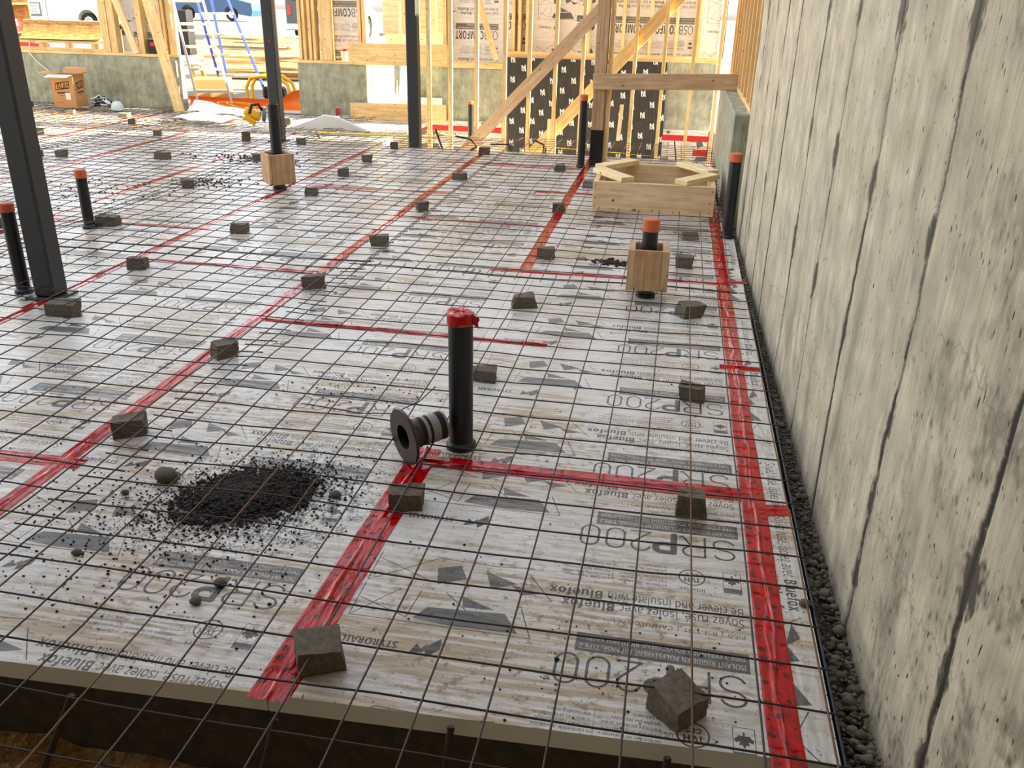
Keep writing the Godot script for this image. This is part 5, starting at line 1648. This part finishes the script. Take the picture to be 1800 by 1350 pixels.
func make_yard() -> void:
	# white van, broadside
	var t := thing("white_van", "white van parked broadside beyond the left far wall", "van", Vector3(-27.2, 0.0, -33.0))
	var m := MB.new()
	m.prism(van_side([1.3, 4.45], 5.6, 2.2, 0.28), 1.9, Transform3D(Basis(), Vector3(0, 0, -0.95)))
	part(t, "body", m, M.van)
	for x in [1.3, 4.45]:
		for z in [-0.12, -1.78]: wheel(t, Vector3(x, 0.34, z), 0.34, Vector3.BACK)
	m = mb(); m.bx(Vector3(2.75, 1.2, 0.003), Vector3(0.03, 1.7, 0.006), 0.001); part(t, "door_gap", m, M.grey)
	m = mb(); m.bx(Vector3(2.22, 0.76, 0.01), Vector3(0.58, 0.50, 0.02), 0.004)
	var s := part(t, "door_sign", m, M.grey)
	m = mb(); m.bx(Vector3(2.24, 0.78, 0.022), Vector3(0.42, 0.36, 0.006), 0.002); part(s, "sign_face", m, M.paper)
	for k in 5:
		m = mb(); m.bx(Vector3(2.22 - 0.02 * (k % 2), 0.90 - 0.06 * k, 0.027), Vector3(0.30 - 0.04 * (k % 3), 0.018, 0.003), 0.0005); part(s, "text_line", m, M.black)
	m = mb(); m.bx(Vector3(4.6, 1.62, 0.004), Vector3(0.8, 0.55, 0.008), 0.002); part(t, "window", m, M.glass)
	# dark van seen from behind
	t = thing("dark_van", "dark green-grey van seen from behind in the yard", "van", Vector3(-12.75, 0.0, -31.0), PI / 2 + 0.06)
	m = MB.new()
	m.prism(van_side([1.1, 3.9], 5.0, 2.0, 0.36), 1.85, Transform3D())
	part(t, "body", m, M.van_dark)
	for x in [1.1, 3.9]:
		for z in [-0.84, 0.84]: wheel(t, Vector3(x, 0.34, z), 0.34, Vector3.BACK)
	m = mb(); m.bx(Vector3(-0.07, 0.46, 0), Vector3(0.16, 0.22, 1.86), 0.03); part(t, "bumper", m, M.chrome)
	for z in [-0.80, 0.80]:
		m = mb(); m.bx(Vector3(-0.012, 1.0, z), Vector3(0.03, 0.34, 0.14), 0.01); part(t, "tail_light", m, M.lamp)
	m = mb(); m.bx(Vector3(-0.015, 1.05, 0.25), Vector3(0.02, 0.18, 0.42), 0.004); part(t, "number_plate", m, M.paper)
	m = mb(); m.bx(Vector3(-0.008, 1.55, 0), Vector3(0.02, 0.5, 1.4), 0.01); part(t, "rear_window", m, M.glass)
	# blue car far away
	t = thing("blue_car", "blue car parked far off behind the ladders", "car", Vector3(-29.0, 0.0, -50.0))
	m = MB.new()
	m.prism(van_side([0.95, 3.6], 4.9, 1.75, 0.25), 1.75, Transform3D(Basis(), Vector3(0, 0, -0.88)))
	part(t, "body", m, M.car_blue)
	for x in [0.95, 3.6]: wheel(t, Vector3(x, 0.34, -0.1), 0.34, Vector3.BACK)
	m = mb(); m.bx(Vector3(2.0, 1.35, 0.004), Vector3(2.2, 0.4, 0.01), 0.002); part(t, "window", m, M.glass)
	# lumber on the ground
	var r := RandomNumberGenerator.new()
	r.seed = 15
	for k in 11:
		m = mb()
		var a := r.randf_range(-0.35, 0.25)
		var c := Vector3(-8.0 + r.randf_range(-0.3, 0.3), 0.0 + 0.045 * k, -17.2 + r.randf_range(-0.22, 0.22))
		var h := Vector3(cos(a), 0.0, sin(a)) * r.randf_range(1.0, 1.5)
		m.beam(c - h, c + h, 0.14 if k % 3 else 0.28, 0.038, Vector3(-sin(a), 0, cos(a)))
		solo("lumber_plank", "sunlit plank in the near lumber heap beside the blue ladder", "plank", m, M.lumber_pale if k % 2 else M.lumber, "planks in the near yard heap")
	for k in 9:
		m = mb()
		var a := r.randf_range(-0.3, 0.3)
		var c := Vector3(-12.2 + r.randf_range(-0.5, 0.5), 0.0 + 0.05 * k, -25.0 + r.randf_range(-0.3, 0.3))
		var h := Vector3(cos(a), 0.0, sin(a)) * r.randf_range(1.4, 2.0)
		m.beam(c - h, c + h, 0.2 if k % 3 else 0.4, 0.045, Vector3(-sin(a), 0, cos(a)))
		solo("lumber_plank", "pale plank in the far lumber heap before the dark van", "plank", m, M.lumber_pale, "planks in the far yard heap")
	for q in [[-11.5, -17.2, 0.25], [-10.2, -15.8, -0.2]]:
		m = mb()
		m.beam(Vector3(q[0] - 0.9, 0.06, q[1] + q[2]), Vector3(q[0] + 0.9, 0.06, q[1] - q[2]), 0.5, 0.10, Vector3(0, 0, 1))
		solo("sheet_stack", "pale stack of sheets lying behind the blue ladder" if q[0] < -11 else "low pale stack of sheets beside the blue ladder", "sheets", m, M.lumber_pale)
	# sawhorse bench with a small saw on it
	t = thing("work_bench", "low work bench with yellow feet behind the ladders", "bench", Vector3(-8.7, -0.03, -14.6), 0.15)
	m = mb(); m.bx(Vector3(0, 0.42, 0), Vector3(1.3, 0.04, 0.5)); part(t, "top", m, M.cream)
	for x in [-0.5, 0.5]:
		for z in [-0.2, 0.2]: stick(t, "leg", Vector3(x * 1.15, 0, z * 1.2), Vector3(x, 0.41, z), 0.05, 0.05, Vector3.RIGHT, M.yellow)
	t = thing("red_cylinder", "red canister beside the left door jamb", "canister", Vector3(-7.62, -0.03, -13.0))
	m = MB.new(); m.lathe([Vector2(0, 0), Vector2(0.10, 0), Vector2(0.10, 0.28), Vector2(0.06, 0.33), Vector2(0.03, 0.34), Vector2(0.03, 0.37), Vector2(0, 0.37)], 18, Transform3D()); part(t, "tank", m, M.red)
	m = MB.new(); m.tube(P3([Vector3(-0.05, 0.34, 0), Vector3(-0.05, 0.42, 0), Vector3(0.05, 0.42, 0), Vector3(0.05, 0.34, 0)]), [0.01], 6); part(t, "handle", m, M.black)
	m = mb(); m.bx(Vector3(0, 0.16, 0), Vector3(0.55, 0.30, 0.4), 0.02)
	solo("brown_carton", "brown carton lying on the ground behind the aluminium ladder", "carton", m, M.cardboard, "", Vector3(-7.35, -0.03, -13.6), 0.3)
	m = mb(); m.bx(Vector3(0, 0.55, 0), Vector3(0.55, 1.1, 0.4), 0.02)
	solo("dark_cabinet", "dark slatted cabinet standing behind the aluminium ladder", "cabinet", m, M.black, "", Vector3(-13.15, -0.03, -23.0), 0.1)
	# shelf with tools at the far left edge
	t = thing("tool_shelf", "brown wooden tool shelf behind the left steel column", "shelf", Vector3(-13.55, 0.0, -16.0), 0.0)
	m = mb(); m.bx(Vector3(0, 0.8, -0.3), Vector3(2.2, 1.6, 0.03)); part(t, "back_board", m, M.osb)
	for y in [0.35, 0.75, 1.25]:
		m = mb(); m.bx(Vector3(0, y, 0), Vector3(2.2, 0.03, 0.6)); part(t, "shelf_board", m, M.osb)
	m = MB.new(); m.lathe([Vector2(0, 0), Vector2(0.13, 0), Vector2(0.14, 0.1), Vector2(0.10, 0.22), Vector2(0, 0.25)], 16, Transform3D())
	solo("red_can", "red can on the tool shelf at the left edge", "can", m, M.red, "", Vector3(-12.55, 0.77, -15.9))
	m = mb(); m.bx(Vector3(0, 0.1, 0), Vector3(0.5, 0.2, 0.3), 0.02)
	solo("red_case", "red tool case on the shelf next to the white van", "case", m, M.red, "", Vector3(-12.2, 0.37, -15.9))
	m = mb(); m.bx(Vector3(0, 0.14, 0), Vector3(0.45, 0.28, 0.3), 0.03)
	solo("grey_crate", "slate grey crate on the left far wall beside the curled plywood", "crate", m, M.grey, "", Vector3(-9.75, 0.728, -11.95))

# ------------------------------------------------------------------ loose dirt, gravel, rebar in the front strip
func scatter(called: String, label: String, category: String, spots: Array, material: Material, sd: int) -> void:
	var mm := MultiMesh.new()
	mm.transform_format = MultiMesh.TRANSFORM_3D
	mm.use_colors = true
	mm.mesh = rock(sd)
	mm.instance_count = spots.size()
	for i in spots.size():
		mm.set_instance_transform(i, spots[i][0])
		mm.set_instance_color(i, spots[i][1])
	var o := MultiMeshInstance3D.new()
	o.name = numbered(called)
	o.multimesh = mm
	o.material_override = material
	add_child(o)
	meta(o, label, category)
	o.set_meta("kind", "stuff")

func crumb(r: RandomNumberGenerator, p: Vector3, s: float, lo: float, hi: float) -> Array:
	var k := r.randf_range(lo, hi)
	var b := Basis.from_euler(Vector3(r.randf() * TAU, r.randf() * TAU, r.randf() * TAU)).scaled(Vector3(s, s * r.randf_range(0.5, 0.8), s * r.randf_range(0.6, 1.0)))
	return [Transform3D(b, p), Color(k, k * r.randf_range(0.92, 1.0), k * r.randf_range(0.82, 0.95))]

func make_debris() -> void:
	var r := RandomNumberGenerator.new()
	r.seed = 123
	# dirt pile: low mound plus its crumbs
	var m := MB.new()
	var rows := []; var uvs := []
	var nz := FastNoiseLite.new()
	nz.seed = 8
	nz.frequency = 7.0
	for i in 19:
		var row := []; var u := []
		for j in 41:
			var a := TAU * j / 40.0
			var q := i / 18.0
			var edge := 0.78 + 0.2 * nz.get_noise_2d(cos(a) * 0.2, sin(a) * 0.2)
			var p := Vector2(cos(a) * 0.26, sin(a) * 0.18) * q * edge
			p = p.rotated(-0.6)
			var y := 0.020 * pow(1.0 - q * q, 1.2) + nz.get_noise_2d(p.x * 8.0, p.y * 8.0) * 0.006 * (1.0 - q) + 0.0008
			row.append(Vector3(-1.30 + p.x, maxf(y, 0.0008), -2.33 + p.y)); u.append(p)
		rows.append(row); uvs.append(u)
	m.sheet(rows, uvs, Vector3.UP)
	var pile := solo("dirt_pile", "dark pile of loose soil and gravel on the left boards", "dirt", m, M.mud)
	pile.set_meta("kind", "stuff")
	var spots := []
	for k in 6200:
		var a := r.randf() * TAU
		var q: float = absf(r.randfn(0.0, 0.66))
		var p := Vector2(cos(a) * 0.265, sin(a) * 0.185).rotated(-0.6) * q
		var y := 0.021 * pow(maxf(1.0 - q * q, 0.0), 1.2)
		var s := r.randf_range(0.002, 0.0075) * (1.0 if q < 1.0 else 0.65)
		if r.randf() < 0.02: s *= 1.8
		spots.append(crumb(r, Vector3(-1.30 + p.x, y + s * 0.4, -2.33 + p.y), s, 0.35, 1.3))
	for k in 700:
		var p := Vector2(r.randfn(-1.42, 0.28), r.randfn(-2.12, 0.22))
		if p.y > -1.5 or p.y < -3.2: continue
		var s := r.randf_range(0.0018, 0.005)
		spots.append(crumb(r, Vector3(p.x, s * 0.4, p.y), s, 0.4, 1.2))
	scatter("dirt_crumbs", "dark soil crumbs scattered on and around the dirt pile", "dirt", spots, M.crumb, 5)
	spots = []
	for k in 450:
		var p := Vector2(r.randf_range(-3.6, 0.45), -1.55 - pow(r.randf(), 1.4) * 4.5)
		var s := r.randf_range(0.0015, 0.0042)
		if r.randf() < 0.025: s = r.randf_range(0.005, 0.009)
		spots.append(crumb(r, Vector3(p.x, s * 0.4, p.y), s, 0.4, 1.4))
	for q in [[-0.30, -5.47, 0.13, 0.07, 130, 0.013], [-4.0, -7.2, 0.25, 0.22, 160, 0.011], [-4.2, -8.4, 0.5, 0.25, 170, 0.014], [-1.2, -3.2, 0.3, 0.15, 90, 0.005], [0.05, -1.75, 0.3, 0.2, 90, 0.004], [-4.6, -6.6, 0.6, 0.5, 150, 0.010]]:
		for k in q[4]:
			var s := r.randf_range(0.25, 1.0) * float(q[5])
			spots.append(crumb(r, Vector3(r.randfn(q[0], q[2] * 0.6), s * 0.4, r.randfn(q[1], q[3] * 0.6)), s, 0.4, 1.4))
	scatter("floor_grit", "loose grit and crumbs strewn over the boards", "grit", spots, M.crumb, 6)
	# single pebbles lying about
	for q in [[0.478, -2.11, 0.018, "dark pebble at the board edge by the wall gravel"], [-1.155, -1.86, 0.020, "dark pebble on the near grade numerals"], [-1.18, -1.77, 0.018, "dark pebble before the near grade numerals"], [-1.64, -1.91, 0.016, "dark pebble at the lower left of the boards"], [-1.01, -2.38, 0.022, "grey pebble right of the dirt pile"], [-1.70, -2.25, 0.015, "small pebble left of the oval stone"]]:
		var o := MeshInstance3D.new()
		o.name = numbered("pebble")
		o.mesh = rock(int(q[2] * 1000), 9, 6)
		o.material_override = M.block
		add_child(o)
		o.transform = Transform3D(Basis(Vector3.UP, q[1] * 5.0).scaled(Vector3(q[2], q[2] * 0.6, q[2] * 0.8)), Vector3(q[0], q[2] * 0.5, q[1]))
		meta(o, q[3], "pebble", "loose pebbles on the boards")
	# gravel between the boards and the wall
	m = MB.new()
	rows = []; uvs = []
	for i in 2:
		var row := []; var u := []
		for j in 30:
			var z := -1.0 - 5.6 * j / 29.0
			row.append(Vector3(0.49 if i == 0 else wall_x(z) - 0.012, -0.055, z)); u.append(Vector2(i * 0.1, z))
		rows.append(row); uvs.append(u)
	m.sheet(rows, uvs, Vector3.UP)
	var bed := solo("gravel_bed", "strip of grey dirt between the boards and the wall", "dirt", m, M.soil)
	bed.set_meta("kind", "stuff")
	spots = []
	for k in 4200:
		var z := -1.15 - pow(r.randf(), 1.5) * 5.6
		var x := r.randf_range(0.505, wall_x(z) - 0.004)
		var near := clampf((z + 3.0) / 1.2, 0.0, 1.0)
		var s := r.randf_range(0.002, 0.007)
		if r.randf() < 0.03 + 0.16 * near: s = r.randf_range(0.008, 0.019)
		spots.append(crumb(r, Vector3(minf(x, wall_x(z) - s), -0.056 + r.randf() * (0.010 + 0.012 * near), z), s, 0.45, 1.2))
	scatter("gravel", "grey gravel filling the gap along the concrete wall", "gravel", spots, M.gravel, 7)
	m = mb(); m.bx(Vector3(0.500, -0.03, -3.0), Vector3(0.006, 0.07, 3.3), 0.001)
	solo("edge_film", "dark blue film edge between boards and wall gravel", "film", m, mat(Color(0.09, 0.12, 0.16), 0.35))
	m = mb(); m.beam(Vector3(0.590, 0.0, -2.70), Vector3(0.594, -0.09, -2.90), 0.02, 0.003, Vector3(0, 0.3, 1))
	solo("red_tag", "thin red strip stuck low on the concrete wall", "tape", m, M.red)
	# ribbed bars sticking out of the front strip
	for q in [[Vector3(-1.30, -0.005, -1.40), Vector3(-1.43, -0.40, -1.22), "ribbed rebar at the lower left below the board edge"], [Vector3(-0.80, -0.02, -1.44), Vector3(-0.87, -0.40, -1.27), "ribbed rebar below the end of the red tape"], [Vector3(-0.385, 0.0, -1.48), Vector3(-0.41, -0.40, -1.33), "ribbed rebar below the middle of the front edge"], [Vector3(0.11, 0.0, -1.49), Vector3(0.10, -0.40, -1.36), "ribbed rebar below the lower right block"]]:
		var p := []; var rad := []
		var n := 90
		for i in n + 1:
			p.append((q[0] as Vector3).lerp(q[1], float(i) / n))
			rad.append(0.0082 + (0.0016 if i % 3 == 1 else 0.0))
		m = MB.new()
		m.tube(P3(p), rad, 9)
		solo("rebar", q[2], "rebar", m, M.rebar, "ribbed bars in the front strip")
	# a snipped wire end curling up behind the flange
	m = MB.new()
	m.tube(P3([Vector3(-1.35, 0.06, -2.93), Vector3(-1.1, 0.058, -2.90), Vector3(-0.98, 0.06, -2.92), Vector3(-0.90, 0.075, -3.02), Vector3(-0.86, 0.10, -3.12)]), [0.0023], 5)
	solo("bent_wire", "bent wire end curling up behind the dark flange", "wire", m, M.wire)
